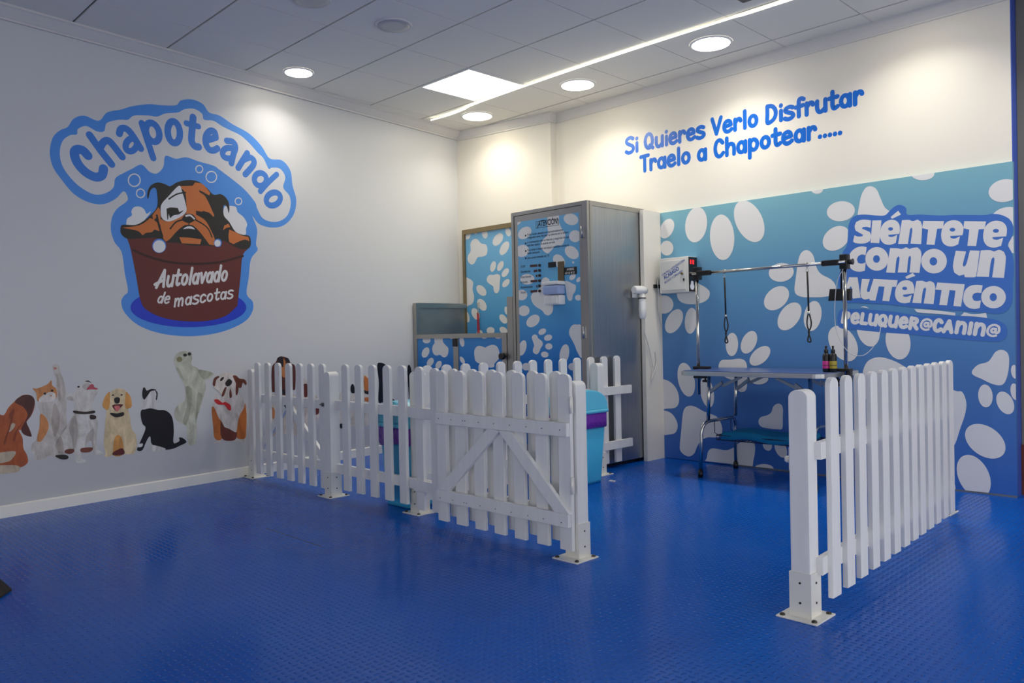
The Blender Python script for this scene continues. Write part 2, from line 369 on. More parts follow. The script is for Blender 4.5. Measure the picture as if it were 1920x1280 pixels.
# ceiling: separate pads in a metal grid, one mesh; the lamp bay is left open
X0, Y0, T = -.973, -1.625, .60
bm = bmesh.new()
def cbox(x0, y0, x1, y1, z0, z1, mi):
    r = bmesh.ops.create_cube(bm, size=1.0)
    for v in r['verts']: v.co = Vector((x0+(v.co.x+.5)*(x1-x0), y0+(v.co.y+.5)*(y1-y0), z0+(v.co.z+.5)*(z1-z0)))
    for f in {f for v in r['verts'] for f in v.link_faces}: f.material_index = mi
for i in range(-3, 13):
    for j in range(-13, 3):
        if (i, j) == (-1, 0): continue
        x0, y0 = X0+i*T, Y0+j*T; x1, y1 = x0+T, min(y0+T, -.0)
        if x1 < lwx(y0)-.2: continue
        cbox(x0+.003, y0+.007, x1-.003, y1-.007, H, H+.02, 0)
    cbox(x0-.006, y0+.004, x0+.006, y1-.004, H-.0015, H+.001, 2)
    if y0+.03 < -.2: cbox(x0-.018, y0-.004, x0+.018, y0+.004, H-.003, H, 2)
cbox(-4, -10, 7, .05, H+.012, H+.03, 1)
me = bpy.data.meshes.new('ceiling'); bm.to_mesh(me); bm.free(); me.materials.append(M_tile); me.materials.append(M_bar); me.materials.append(M_crown)
ce = bpy.data.objects.new('ceiling', me); COL.objects.link(ce); tag(ce, kind='structure')
# cornices
def cornice(a, b, n, p, d, name):
    a, b, n = Vector(a), Vector(b), Vector(n).normalized()
    prof = [(0, 0), (p, 0), (p, -.012), (p*.86, -.018), (p*.62, -.5*d), (p*.30, -.80*d), (p*.22, -.84*d), (p*.22, -d), (0, -d)]
    m = MB(); A = [m.bm.verts.new(Vector((a.x, a.y, H))+n*x+Vector((0, 0, z))) for x, z in prof]; B = [m.bm.verts.new(Vector((b.x, b.y, H))+n*x+Vector((0, 0, z))) for x, z in prof]
    k = len(prof); fs = [m.bm.faces.new(A), m.bm.faces.new(B[::-1])]+[m.bm.faces.new((A[i], B[i], B[(i+1) % k], A[(i+1) % k])) for i in range(k)]
    bmesh.ops.recalc_face_normals(m.bm, faces=fs); return tag(m.build(name, M_crown), kind='structure')
cornice((lwx(-9), -9, 0), (XC, YC, 0), (1, -TH, 0), .085, .075, 'trim_2')
cornice((XC-.02, YC-.003, 0), (xr+.035, -.269, 0), (.15, -1, 0), .045, .085, 'trim_3')
cornice((xr+.0, -.31, 0), (xr, -.20, 0), (1, 0, 0), .036, .085, 'trim_4')
cornice((xr, -.20, 0), (2.200, -.20, 0), (0, -1, 0), .030, .085, 'trim_5')
# white skirting along the printed wall
mb = MB(); n = Vector((1, -TH, 0)).normalized()*.014
mb.hexa([(lwx(-9)+n.x, -9+n.y, 0), (lwx(-.5)+n.x, -.5+n.y, 0), (lwx(-.5), -.5, 0), (lwx(-9), -9, 0), (lwx(-9)+n.x, -9+n.y, .066), (lwx(-.5)+n.x, -.5+n.y, .066), (lwx(-.5), -.5, .072), (lwx(-9), -9, .072)])
tag(mb.build('baseboard_left', mat('skirting_white', (238, 236, 228), .4)), kind='structure')
# white return panel between booth and mural
mb = MB(); mb.box((-.292, -.462, 0), (-.257, -.2005, 1.978)); tag(mb.build('wall_return', M_wall), kind='structure')
# ================================================================== CEILING LAMPS
P_DOWN = 4.7
def downlight(x, y, r, lit, label, group):
    t = thing('downlight', (x, y, H), label, 'ceiling lamp', group)
    m = MB(); prof = [(r*.80, -.001), (r*.82, -.006), (r*1.0, -.010), (r*1.06, -.006), (r*1.07, -.0005)]
    seg = 32; rings = [[m.bm.verts.new((x+q*math.cos(2*math.pi*k/seg), y+q*math.sin(2*math.pi*k/seg), H+z)) for k in range(seg)] for q, z in prof]
    for A, B in zip(rings, rings[1:]):
        for k in range(seg): f = m.bm.faces.new((A[k], B[k], B[(k+1) % seg], A[(k+1) % seg])); f.smooth = True
    m.build('bezel', M_white if lit else M_crown, t)
    m = MB(); m.lathe([(r*.93, -.0070), (r*.93, -.0105), (r*.6, -.0112), (r*.01, -.0115)], (x, y, H), 32); m.build('diffuser', (M_lamp2 if lit > 1 else M_lamp) if lit else M_off, t)
    if lit:                                     # the lamp's own beam
        ld = bpy.data.lights.new('downlight_beam', 'AREA'); ld.shape = 'DISK'; ld.size = r*1.6; ld.spread = math.radians(128); ld.energy = P_DOWN*lit; ld.color = (1.0, .94, .84)
        lo = bpy.data.objects.new('downlight_beam', ld); COL.objects.link(lo); lo.parent = t; lo.location = (0, 0, -.014)
    return t
downlight(-1.884, -2.515, .105, .55, 'lit round downlight above the dog logo, nearest the printed wall', 'round downlights')
downlight(-1.889, -.707, .140, .5, 'lit round downlight in the room corner beside the light strip end', 'round downlights')
downlight(-.697, -.704, .138, 1.0, 'lit round downlight just beyond the square light panel', 'round downlights')
downlight(.512, -.698, .138, 1.15, 'lit round downlight above the blue wall slogan, largest in view', 'round downlights')
downlight(-.683, -2.525, .112, False, 'unlit round grey downlight amid the plain ceiling tiles', 'round downlights')
downlight(-.692, -3.118, .112, False, 'unlit round downlight cut by the top edge of the photo', 'round downlights')
downlight(1.72, -.70, .138, 1.0, 'lit round downlight beyond the top edge, next along the mural wall row', 'round downlights')
downlight(2.93, -.70, .138, 1.5, 'unseen added round downlight past the far end of the mural wall row', 'round downlights')  # out of view, added to brighten the floor, fence and mural
t = thing('ceiling_light', (X0-.3, Y0+.3, H), 'square glowing white light panel set in the tile ceiling', 'ceiling lamp')
x0, y0 = X0-T, Y0
mb = MB()
for a, b in (((x0+.002, y0+.002), (x0+T-.002, y0+.022)), ((x0+.002, y0+T-.022), (x0+T-.002, y0+T-.002)), ((x0+.002, y0+.022), (x0+.022, y0+T-.022)), ((x0+T-.022, y0+.022), (x0+T-.002, y0+T-.022))):
    mb.box((a[0], a[1], H-.006), (b[0], b[1], H+.010))
mb.build('frame', M_white, t)
mb = MB(); mb.box((x0+.022, y0+.022, H-.001), (x0+T-.022, y0+T-.022, H+.008)); mb.build('diffuser', M_panel, t)
mb = MB(); mb.tube(smooth_open([(-2.217, -.981, H-.02), (-2.0, -.955, H-.016), (-1.78, -.965, H-.013), (-1.616, -.998, H-.012), (-.969, -1.025, H-.012), (-.365, -1.037, H-.012), (.241, -1.034, H-.012), (.845, -1.018, H-.012), (1.197, -1.0, H-.012), (3.6, -1.0, H-.012)], 5), .0055, 8)
tag(mb.build('light_strip', M_strip), 'thin glowing light strip running along the ceiling tiles', 'light strip')
q = CM @ Vector(((1393-960)/FPX, -(7-640)/FPX, -1)); q = CAMP+q*((H-.07-CAMP.z)/q.z)
t = thing('ceiling_speaker', (q.x+.15, q.y-.13, H), 'dark grey box fixed to the ceiling beside the light strip', 'speaker')
mb = MB(); mb.box((q.x, q.y-.26, H-.07), (q.x+.30, q.y, H-.006), .008); mb.build('case', mat('dark_grey_case', (52, 52, 50), .5), t)
mb = MB(); mb.box((q.x+.05, q.y-.2, H-.008), (q.x+.25, q.y-.06, H)); mb.build('mounting_plate', M_black, t)
# ================================================================== FENCES
def picket_poly(c, w, z0, z1):
    r = w/2; z = z1-r*.80
    return [(c-r, z0), (c+r, z0)]+[(c+r*math.cos(a), z+r*.80*math.sin(a)) for a in [math.pi*i/10 for i in range(11)]]
PK = {}
def picket(parent, axis, c, w, z0, z1, t0, t1):
    """a board standing at c along the fence, thickness t0..t1 across it"""
    key = (axis, round(w, 4), round(z0, 4), round(z1, 4), round(abs(t1-t0), 4))
    if key not in PK:
        m = MB(); m.prism(picket_poly(0, w, z0, z1), axis, 0, abs(t1-t0), .0022); me = bpy.data.meshes.new('picket'); m.bm.to_mesh(me); m.bm.free(); me.materials.append(M_fence); PK[key] = me
    o = bpy.data.objects.new('picket', PK[key]); COL.objects.link(o); o.parent = parent; t = min(t0, t1)
    o.location = (Vector((c, t, 0)) if axis == 'y' else Vector((t, c, 0)))-wloc(parent)
    return o
M_plate = mat('plate_white', (226, 224, 216), .35, .1)
M_screw = mat('screw_metal', (70, 66, 60), .4, .8)
def post(parent, x, y, plate_dx=0., plate_dy=0., zt=.802, s=.035, name='post', arch='y'):
    p = MB()
    r = s; pts = picket_poly(x if arch == 'y' else y, 2*s, .005, zt)
    p.prism(pts, arch, (y if arch == 'y' else x)-s, (y if arch == 'y' else x)+s, .003)
    o = p.build(name, M_fence, parent)
    m = MB(); k = s+.005
    for a, b in (((x-k, y-k), (x+k, y-s-.0004)), ((x-k, y+s+.0004), (x+k, y+k)), ((x-k, y-s-.0004), (x-s-.0004, y+s+.0004)), ((x+s+.0004, y-s-.0004), (x+k, y+s+.0004))):
        m.box((a[0], a[1], .006), (b[0], b[1], .160))
    m.build('sleeve', M_plate, o)
    m = MB(); cx, cy = x+plate_dx, y+plate_dy; m.box((cx-.075, cy-.075, 0), (cx+.075, cy+.075, .006), .0015); m.build('base_plate', M_plate, o)
    m = MB()
    for dx in (-.058, .058):
        for dy in (-.058, .058): m.lathe([(.010, .006), (.010, .009), (.006, .013), (.002, .014)], (cx+dx, cy+dy, 0), 8)
    for z in (.055, .125):
        m.tube([(x+k, y, z), (x+k+.002, y, z)], .0042, 8); m.tube([(x, y-k, z), (x, y-k-.002, z)], .0042, 8)
    m.build('bolts', M_screw, o)
    return o
def rail(parent, axis, a, b, t0, t1, z0, z1, name='rail'):
    m = MB()
    if axis == 'x': m.box((a, t0, z0), (b, t1, z1), .002)
    else: m.box((t0, a, z0), (t1, b, z1), .002)
    return m.build(name, M_fence, parent)
RZ = ((.150, .211), (.556, .617))
PW = .068
# wall post + entrance gate (pickets face the camera side)
t = thing('fence_post', (-2.098, -2.815, 0), 'white wooden fence post bolted to the floor against the printed wall', 'fence post')
post(t, -2.098, -2.815)
t = thing('picket_gate', (-1.55, -2.84, 0), 'closed white picket gate between the wall post and the next fence post', 'gate', 'white picket gates')
for x in (-1.98, -1.830, -1.680, -1.531, -1.385, -1.238, -1.095): picket(t, 'y', x-.012, PW, .040, .852, -2.850, -2.830)
for z in RZ: rail(t, 'x', -2.045, -1.065, -2.8295, -2.806, *z)
def brace(parent, xa, za, xb, zb, y0, y1, w=.055):
    m = MB(); d = Vector((xb-xa, zb-za)).normalized(); q = Vector((-d.y, d.x))*w/2
    # cut level with the rails
    def at(p, z): k = (z-p.y)/d.y; return (p.x+d.x*k, z)
    A, B = Vector((xa, za)), Vector((xb, zb))
    m.prism([at(A+q, za), at(A-q, za), at(B-q, zb), at(B+q, zb)], 'y', y0, y1, .0015); return m.build('brace', M_fence, parent)
brace(t, -1.60, .556, -1.12, .211, -2.8295, -2.808); brace(t, -1.62, .556, -2.03, .211, -2.8295, -2.808)
mb = MB(); mb.box((-1.11, -2.853, .575), (-1.06, -2.8505, .60)); mb.tube([(-1.115, -2.858, .588), (-1.02, -2.858, .588)], .005, 8); mb.lathe([(.001, 0), (.008, .004), (.008, .012), (.001, .016)], (-1.075, -2.862, .584), 10)
mb.build('latch', mat('worn_latch', (96, 98, 104), .4, .8), t)
# main front fence: three posts, short run of boards and the run hidden behind the open gate
t = thing('picket_fence', (-.2, -2.8, 0), 'white picket fence run of three posts in front of the washing booth', 'fence', 'white picket fences')
post(t, -1.02, -2.830); post(t, -.205, -2.762, zt=.815); post(t, 1.080, -2.866, 0, -.02)
for x in (-.825, -.678, -.530, -.382, -.236): picket(t, 'y', x-.012+.0, PW, .058, .852, -2.850, -2.830)
picket(t, 'y', -.088, PW, .045, .848, -2.852, -2.832)
for z in RZ: rail(t, 'x', -.985, -.0, -2.8295, -2.8055, *z)
for x in (.096, .250, .401, .546, .690, .833, .980): picket(t, 'y', x-.012, PW, .060, .843, -2.880, -2.860)
for z in RZ: rail(t, 'x', -.14, 1.044, -2.8595, -2.836, *z)
# gate swung open flat against the fence
t = thing('picket_gate', (.62, -2.93, 0), 'white picket gate with crossed braces swung open against the front fence', 'gate', 'white picket gates')
for x in (.203, .350, .495, .636, .777, .924, 1.068): picket(t, 'y', x-.002, .074, .042, .836, -2.931, -2.911)
for z in ((.150, .211), (.556, .617)): rail(t, 'x', .178, 1.100, -2.954, -2.9315, *z)
brace(t, .625, .5555, .232, .2115, -2.953, -2.9316, .062); brace(t, .700, .5555, 1.062, .2115, -2.953, -2.9316, .062)
mb = MB()
for x in (.21, .31, .40, .42, .52, .63, .74, .85, .95, 1.06):
    for z in (.170, .585): mb.tube([(x, -2.954, z), (x, -2.9555, z)], .0026, 8)
mb.build('nail_heads', mat('rusty_nail', (60, 48, 42), .6), t)
for z in (.30, .66):
    mb = MB(); mb.box((1.106, -2.934, z), (1.118, -2.926, z+.075)); mb.tube([(1.112, -2.936, z), (1.112, -2.936, z+.075)], .006, 8); mb.build('hinge', M_plate, t)
# fence running back beside the booth
t = thing('picket_fence', (-.25, -1.7, 0), 'white picket fence running back to the steel cabinet behind the open gate', 'fence', 'white picket fences')
for y in (-2.646, -2.497, -2.344, -2.193, -2.040, -1.888, -1.742, -1.589, -1.438, -1.285, -1.133, -.982, -.828): picket(t, 'x', y, PW, .046, .844, -.272, -.252)
for z in RZ: rail(t, 'y', -2.73, -.687, -.2515, -.228, *z)
post(t, -.190, -1.150)
# near right fence
t = thing('picket_fence', (2.12, -1.9, 0), 'white picket fence with near corner post in front of the grooming table', 'fence', 'white picket fences')
post(t, 2.166, -2.902); post(t, 1.992, -.900, s=.032)
def fx(y): return 2.245-.0625*(y+2.9)
for y in (-2.802, -2.655, -2.510, -2.367, -2.228, -2.090, -1.952, -1.822, -1.695, -1.562, -1.430, -1.291, -1.160):
    picket(t, 'x', y, PW, .060, .841, fx(y)-.020, fx(y))
for z0, z1 in RZ:
    m = MB(); a, b = -2.886, -1.12
    m.hexa([(fx(a)-.044, a, z0), (fx(a)-.0205, a, z0), (fx(b)-.0205, b, z0), (fx(b)-.044, b, z0), (fx(a)-.044, a, z1), (fx(a)-.0205, a, z1), (fx(b)-.0205, b, z1), (fx(b)-.044, b, z1)]); m.build('rail', M_fence, t)
mb = MB(); mb.box((2.124, -2.925, .515), (2.131, -2.885, .595)); mb.tube([(2.126, -2.905, .55), (2.112, -2.905, .55)], .008, 10); mb.lathe([(.004, -.012), (.011, -.006), (.011, .006), (.004, .012)], (2.110, -2.905, .55), 10)
mb.build('latch_keeper', M_plate, t)
# ================================================================== WASHING BOOTH
cx0, cx1, cyb, ctop = -1.086, -.297, -.40, 1.992
t = thing('wash_cabinet', (-.69, -.75, 0), 'tall steel self-service wash cabinet with a paw print instruction door', 'cabinet')
mb = MB(); mb.box((cx0, FR+.025, .03), (cx1-.002, cyb, ctop-.004), .002); mb.build('body', M_steel, t)
mb = MB(); f = .028
mb.box((cx0, FR, .03), (cx0+f, FR+.03, ctop)); mb.box((cx1-.050, FR, .03), (cx1, FR+.03, ctop)); mb.box((cx0+f, FR, ctop-f), (cx1-.05, FR+.03, ctop)); mb.box((cx0+f, FR, .03), (cx1-.05, FR+.03, .09))
mb.box((cx1-.003, FR+.03, ctop-.035), (cx1+.004, cyb, ctop)); mb.box((cx1-.003, cyb-.03, .03), (cx1+.004, cyb, ctop-.035)); mb.box((cx1-.003, FR+.03, .03), (cx1+.004, FR+.055, ctop-.035))
mb.build('frame', M_frame, t)
mb = MB(); mb.box((cx0+.05, FR+.05, 0), (cx1-.05, cyb-.05, .03)); mb.build('plinth', M_black, t)
dx0, dx1, dz0, dz1 = cx0+f+.004, cx1-.054, .095, ctop-f-.004
door = MB().box((dx0, FR+.004, dz0), (dx1, FR+.024, dz1), .002).build('door', M_frame, t)
rect = (-1.018, .15, -.376, 1.913)
def sheet(pl, r, name, m, parent, lay=0): 
    i = Ink(pl); i.poly_uv([(r[0], r[1]), (r[2], r[1]), (r[2], r[3]), (r[0], r[3])], lay); return i.build(name, m, parent)
PLD = Plane((0, FR+.004, 0), (1, 0, 0), (0, -1, 0))
sheet(PLD, rect, 'printed_film', G_booth, door)
K1, K2 = crop(960, 370, 8.533), crop(960, 510, 7.11)
i = Ink(PLD)
for e in ((205, 568, 120, 85, -40), (945, 350, 118, 90, 15), (1010, 620, 95, 95, 0), (165, 855, 110, 95, -20), (958, 880, 125, 90, 40), (755, 1020, 120, 85, 55), (980, 1040, 18, 18), (970, 1270, 60, 40, -50), (100, 400, 60, 30, -40)): i.ell(e, K1, 1, rect)
i.poly([(585, 290), (740, 280), (755, 400), (800, 500), (850, 580), (840, 680), (800, 760), (700, 770), (630, 850), (570, 895), (500, 850), (460, 780), (480, 700), (550, 620), (580, 560), (565, 450)], K1, 1, rect=rect)
for e in ((890, 100, 40, 25, -50), (885, 340, 45, 38), (205, 95, 95, 70), (130, 305, 75, 70), (160, 515, 75, 70, -20), (282, 650, 100, 70, -40), (405, 793, 55, 38, -30), (483, 873, 55, 40, -20), (492, 990, 48, 42), (438, 1098, 50, 40, 10), (140, 1010, 105, 50, -75), (700, 1090, 130, 62, -80), (190, 1260, 55, 50), (810, 1260, 60, 50)): i.ell(e, K2, 1, rect)
for p in ([(395, 110), (440, 70), (490, 90), (510, 150), (505, 280), (520, 400), (550, 450), (540, 530), (490, 575), (440, 560), (400, 510), (320, 460), (270, 400), (255, 320), (300, 260), (370, 210)],
          [(700, 130), (740, 120), (800, 150), (850, 180), (845, 250), (815, 300), (800, 370), (760, 380), (735, 330), (720, 230)],
          [(265, 870), (300, 830), (335, 845), (350, 880), (400, 920), (412, 965), (385, 1010), (360, 1070), (325, 1095), (285, 1070), (280, 1030), (295, 970)],
          [(770, 760), (810, 705), (870, 700), (930, 740), (935, 1130), (870, 1060), (840, 980), (800, 900), (765, 830)]): i.poly(p, K2, 1, rect=rect)
i.build('paw_prints', ink(PWHITE), door)
# printed notice text, as flat lettering
def text(s, pl, a, size, name, m, parent, lay=2, xs=1., align='LEFT', rot=0.):
    cu = bpy.data.curves.new('lettering', 'FONT'); cu.body = s; cu.size = size; cu.align_x = align; cu.offset = 0.0012*size/.03*(.55 if size > .03 else .3)
    ob = bpy.data.objects.new('lettering', cu); COL.objects.link(ob); dg = bpy.context.evaluated_depsgraph_get(); me = bpy.data.meshes.new_from_object(ob.evaluated_get(dg)); bpy.data.objects.remove(ob, do_unlink=True)
    u0, v0 = pl.uv(*a) if a else (0, 0); bm2 = bmesh.new(); bm2.from_mesh(me); cr, sr = math.cos(rot), math.sin(rot)
    off = wloc(parent)
    for v in bm2.verts:
        x, y = v.co.x*xs, v.co.y; v.co = pl.xyz(u0+x*cr-y*sr, v0+x*sr+y*cr, lay)-off
    for fc in bm2.faces:
        fc.normal_update()
        if fc.normal.dot(pl.n) < 0: fc.normal_flip()
    bm2.to_mesh(me); bm2.free(); me.materials.clear(); me.materials.append(m)
    o = bpy.data.objects.new(name, me); COL.objects.link(o); o.parent = parent
    return o
I_navy = ink((30, 44, 74)); I_blk = ink((20, 22, 26))
text('¡ATENCIÓN!', PLD, K1((405, 468)), .063, 'heading', I_blk, door, 3, .62)
i = Ink(PLD)
for a, b in (((385, 385), (748, 350)), ((748, 350), (748, 440)), ((748, 440), (385, 492)), ((385, 492), (385, 385))): i.stroke_uv([PLD.uv(*K1(a)), PLD.uv(*K1(b))], .003, 2)
i.build('heading_border', I_blk, door)
rows = [((245, 615), 'Pulsar botón deseado por aproximadamente'), ((245, 662), '3 segundos antes de pasar su mascota en la bañera'), ((245, 735), 'A continuación suba su mascota y asegúrese de que'), ((245, 785), 'esta bien sujeta y la puerta cerrada'), ((245, 860), 'Para iniciar el lavado introduzca monedas cuando lo'), ((245, 910), 'desee necesario'), ((245, 985), 'Solo acepta monedas de 1€')]
for a, s in rows: text(s, PLD, K1(a), .0245, 'instruction_line', I_navy, door, 2, .85)
i = Ink(PLD)
for a in ((220, 612), (220, 735), (222, 858), (222, 972)): i.ell((a[0], a[1], 12, 15), K1, 2)
i.build('bullets', I_blk, door)
names = ['STOP', 'Desinfección', 'Zona húmeda', 'Aclarado', 'Acondicionador', 'Secado']
ys = [(140, 1130, 270, 1100, 408, 1085), (140, 1200, 340, 1175, 408, 1165)]
for k, s in enumerate(names):
    y = 498+k*10.5+ (0 if k else 4.0); y = 502.2+k*9.6
    text(s, PLD, (976.5, y), .026, 'button_name', I_navy, door, 2, .80)
i = Ink(PLD)
for k in range(6):
    y = 497.8+k*9.6-.3
    xl = (994, 1001, 1005, 995, 1006, 995)[k]
    i.stroke_uv([PLD.uv(xl, y+1.0), PLD.uv(1008, y)], .018, 3, butt=True)
i.build('button_stripe', ink((74, 40, 36)), door)
mb = MB()
for k in range(6):
    u, v = PLD.uv(1012.5, 497.3+k*9.6); mb.tube([(u, FR+.004, v), (u, FR-.006, v)], .011, 14)
mb.build('push_buttons', M_black, door)
u, v = PLD.uv(1037, 496); MB().box((u-.045, FR+.003, v-.02), (u+.03, FR-.003, v+.02)).build('display', M_black, door)
u, v = PLD.uv(1052.5, 490); u2, v2 = PLD.uv(1052.5, 527)
MB().box((u-.030, FR+.003, v2), (u+.030, FR-.006, v), .002).build('coin_plate', mat('coin_plate_steel', (128, 116, 92), .35, 1.), door)
u, v = PLD.uv(1070, 507.5); lab = MB().box((u-.062, FR+.003, v-.028), (u+.062, FR+.0005, v+.028)).build('phone_label', M_black, door)
PLS = Plane((0, FR+.0005, 0), (1, 0, 0), (0, -1, 0))
text('AVERÍAS', PLS, None, .024, 'lettering', ink((230, 230, 230)), lab, 1, .8).location = (u-.035, 0, v+.004)
text('637 63 48 23', PLS, None, .022, 'lettering', ink((230, 230, 230)), lab, 1, .8).location = (u-.052, 0, v-.022)
for z in (.45, .98, 1.72):
    m = MB(); m.box((cx1-.050, FR-.010, z), (cx1-.028, FR+.002, z+.085), .002); m.tube([(cx1-.046, FR-.010, z), (cx1-.046, FR-.010, z+.085)], .008, 10); m.build('hinge', M_steel, t)
# soap dispenser on the cabinet door
u0, v0 = PLD.uv(1031, 529); u1, v1 = PLD.uv(1061, 571); 
t = thing('soap_dispenser', ((u0+u1)/2, FR, v1), 'white soap dispenser with blue window mounted on the cabinet door', 'soap dispenser')
MB().box((u0, FR+.0035, v1), (u1, FR-.07, v1+.075), .012).build('base', M_white, t)
MB().box((u0, FR+.0035, v1+.078), (u1, FR-.085, v0-.03), .016).build('window', mat('blue_window', (158, 178, 220), .15, coat=.5), t)
MB().box((u0-.003, FR+.0035, v0-.028), (u1+.003, FR-.088, v0), .010).build('lid', M_white, t)
MB().box((u0+.095, FR-.07, v1+.006), (u1-.012, FR-.086, v1+.066), .006).build('push_lever', M_white, t)
# tub station
tx0, tx1 = -2.388, -1.128
t = thing('wash_tub', (-1.75, -.8, 0), 'steel dog wash tub station with blue paw print panels, in the room corner', 'wash tub')
mb = MB()
zt = 1.036
mb.box((tx0, FR, .02), (tx0+.045, FR+.04, 1.325)); mb.box((tx0+.045, FR, zt-.038), (-1.165, FR+.04, zt)); mb.box((-1.832, FR, .06), (-1.768, FR+.04, zt-.038)); mb.box((-1.222, FR, .06), (-1.165, FR+.04, zt-.038)); mb.box((tx0+.045, FR, .02), (-1.165, FR+.04, .06))
mb.box((-1.155, FR+.0, .02), (-1.090, FR+.05, 1.325))
mb.build('frame', M_frame, t)
xb0 = PL_B.uv(868, 432)[0]; zb1 = PL_B.uv(868, 432)[1]
mb = MB(); mb.box((xb0+.01, FR+.04, .06), (-1.10, -.485, .72)); mb.box((tx0+.045, FR+.041, .06), (xb0+.01, -.6, .72)); mb.build('basin', M_steel, t)
# splash side against the printed wall
mb = MB(); a, b = (tx0+.004, FR+.04), (xb0, -.485)
mb.hexa([(a[0], a[1], .02), (a[0]+.02, a[1], .02), (b[0]+.02, b[1], .02), (b[0], b[1], .02), (a[0], a[1], 1.32), (a[0]+.02, a[1], 1.32), (b[0]+.02, b[1], 1.32), (b[0], b[1], 1.32)]); sp = mb.build('splash_side', mat('dull_steel', (178, 177, 172), .45, 1., noise=(.75, (3, 3, 3))), t)
mb = MB()
mb.hexa([(a[0]-.002, a[1], 1.285), (a[0]+.034, a[1], 1.285), (b[0]+.034, b[1]-.001, 1.285), (b[0]-.002, b[1]-.001, 1.285), (a[0]-.002, a[1], 1.328), (a[0]+.034, a[1], 1.328), (b[0]+.034, b[1]-.001, 1.328), (b[0]-.002, b[1]-.001, 1.328)])
mb.build('rim', M_frame, sp)
bp_ = MB().box((xb0, -.478, .06), (-1.09, -.462, zb1-.0)).build('rear_panel', M_frame, t)
rB = (xb0+.035, .75, -1.10, zb1-.045)
mb = MB(); mb.box((xb0, -.494, .75), (xb0+.032, -.478, zb1)); mb.box((xb0+.032, -.494, zb1-.042), (-1.09, -.478, zb1)); mb.build('rear_frame', mat('bronze_frame', (150, 134, 104), .4, 1.), bp_)
PLB2 = Plane((0, -.478, 0), (1, 0, 0), (0, -1, 0))
sheet(PLB2, rB, 'printed_film', G_booth, bp_)
BP = crop(860, 400, 5.333); i = Ink(PLB2)
for e in ((393, 260, 70, 42, -55), (458, 348, 75, 38, -62), (345, 530, 54, 27, -75), (418, 525, 53, 27, -65), (467, 592, 50, 28, -55), (473, 697, 48, 28, -50), (92, 225, 40, 25, -60), (262, 205, 45, 28, 80), (495, 185, 45, 26, 75), (228, 770, 62, 40, 50), (233, 913, 65, 40, 60), (170, 1005, 62, 36, 65), (88, 1035, 55, 20, 80), (320, 1170, 40, 35), (447, 1055, 52, 32, 55), (450, 1170, 45, 32, 40), (478, 970, 40, 18, 80), (210, 1190, 30, 25), (170, 200, 16, 8)): i.ell(e, BP, 1, rB)
for p in ([(120, 300), (150, 258), (190, 260), (225, 300), (270, 310), (288, 350), (280, 410), (240, 432), (190, 440), (160, 495), (125, 510), (92, 470), (95, 420), (120, 380)], [(285, 640), (310, 615), (350, 615), (385, 605), (415, 625), (412, 690), (405, 770), (380, 797), (355, 780), (345, 730), (310, 705), (285, 680)], [(60, 660), (110, 655), (145, 690), (140, 760), (155, 830), (145, 890), (110, 917), (60, 910)]): i.poly(p, BP, 1, rect=rB)
i.build('paw_prints', ink(PWHITE), bp_)
TL = crop(760, 540, 8.0)
E1 = ((320, 780, 60, 48), (305, 965, 82, 52, -65), (375, 1110, 70, 45, -60), (500, 1150, 65, 42, -65), (110, 1040, 120, 30, 90), (700, 745, 35, 20))
E2 = ((1185, 735, 40, 25), (1395, 740, 45, 22), (850, 800, 80, 35, 80), (855, 1080, 60, 30, 60), (1490, 900, 60, 20, 90))
for nm, r, es, ps in (('door', (tx0+.045, .06, -1.832, zt-.038), E1, [[(440, 725), (555, 725), (565, 800), (600, 850), (645, 900), (640, 990), (600, 1035), (560, 1030), (520, 1000), (470, 1010), (425, 985), (405, 920), (415, 860), (440, 820)]]),
                      ('door', (-1.768, .06, -1.222, zt-.038), E2, [[(1035, 960), (1060, 890), (1110, 865), (1170, 880), (1200, 890), (1250, 865), (1320, 850), (1380, 880), (1412, 970), (1400, 1060), (1340, 1130), (1330, 1180), (1250, 1190), (1200, 1140), (1110, 1130), (1050, 1080)]])):
    d = MB().box((r[0], FR+.012, r[1]), (r[2], FR+.034, r[3])).build(nm, M_frame, t)
    PT = Plane((0, FR+.012, 0), (1, 0, 0), (0, -1, 0)); rr = (r[0], r[1], r[2], r[3]); sheet(PT, rr, 'printed_film', G_booth, d); i = Ink(PT)
    for e in es: i.ell(e, TL, 1, rr)
    for p in ps: i.poly(p, TL, 1, rect=rr)
    i.build('paw_prints', ink(PWHITE), d)
MB().box((-1.822, FR-.018, .925), (-1.780, FR+.001, .995), .004).build('latch', M_black, t)
mb = MB(); mb.tube([(-1.192, FR+.001, .845), (-1.192, FR-.02, .845), (-1.192, FR-.022, .845), (-1.192, FR-.045, .845)], [.012, .012, .030, .026], 14); mb.build('knob', M_black, t)
mb = MB(); mb.tube([(-1.155, -.479, 1.95), (-1.155, -.505, 1.95)], .025, 12); mb.build('bumper', M_black, t)
# red lead hung in the tub
u, v = PL_B.uv(898, 570)
t = thing('dog_lead', (u, -.50, v), 'red and white dog lead hanging against the paw print panel in the tub', 'dog lead')
mb = MB()
for k in range(6): mb.tube([(u+.007*math.cos(a), -.497+.004*(k % 2), v-.016*k+.008*math.sin(a)) for a in [2*math.pi*q/8 for q in range(8)]], .0026, 6, closed=True)
mb.build('chain', M_chrome, t)
mb = MB(); mb.tube([(u, -.492, v+.01), (u, -.4785, v+.012)], .004, 8); mb.build('hook', M_chrome, t)
mb = MB(); mb.prism([(u-.012, v-.085), (u-.002, v-.082), (u+.004, v-.36), (u-.008, v-.36)], 'y', -.500, -.496); mb.prism([(u+.000, v-.085), (u+.010, v-.090), (u+.016, v-.35), (u+.006, v-.35)], 'y', -.495, -.491)
mb.build('strap', mat('red_strap', (196, 40, 58), .6, noise=(.6, (90, 90, 90))), t)
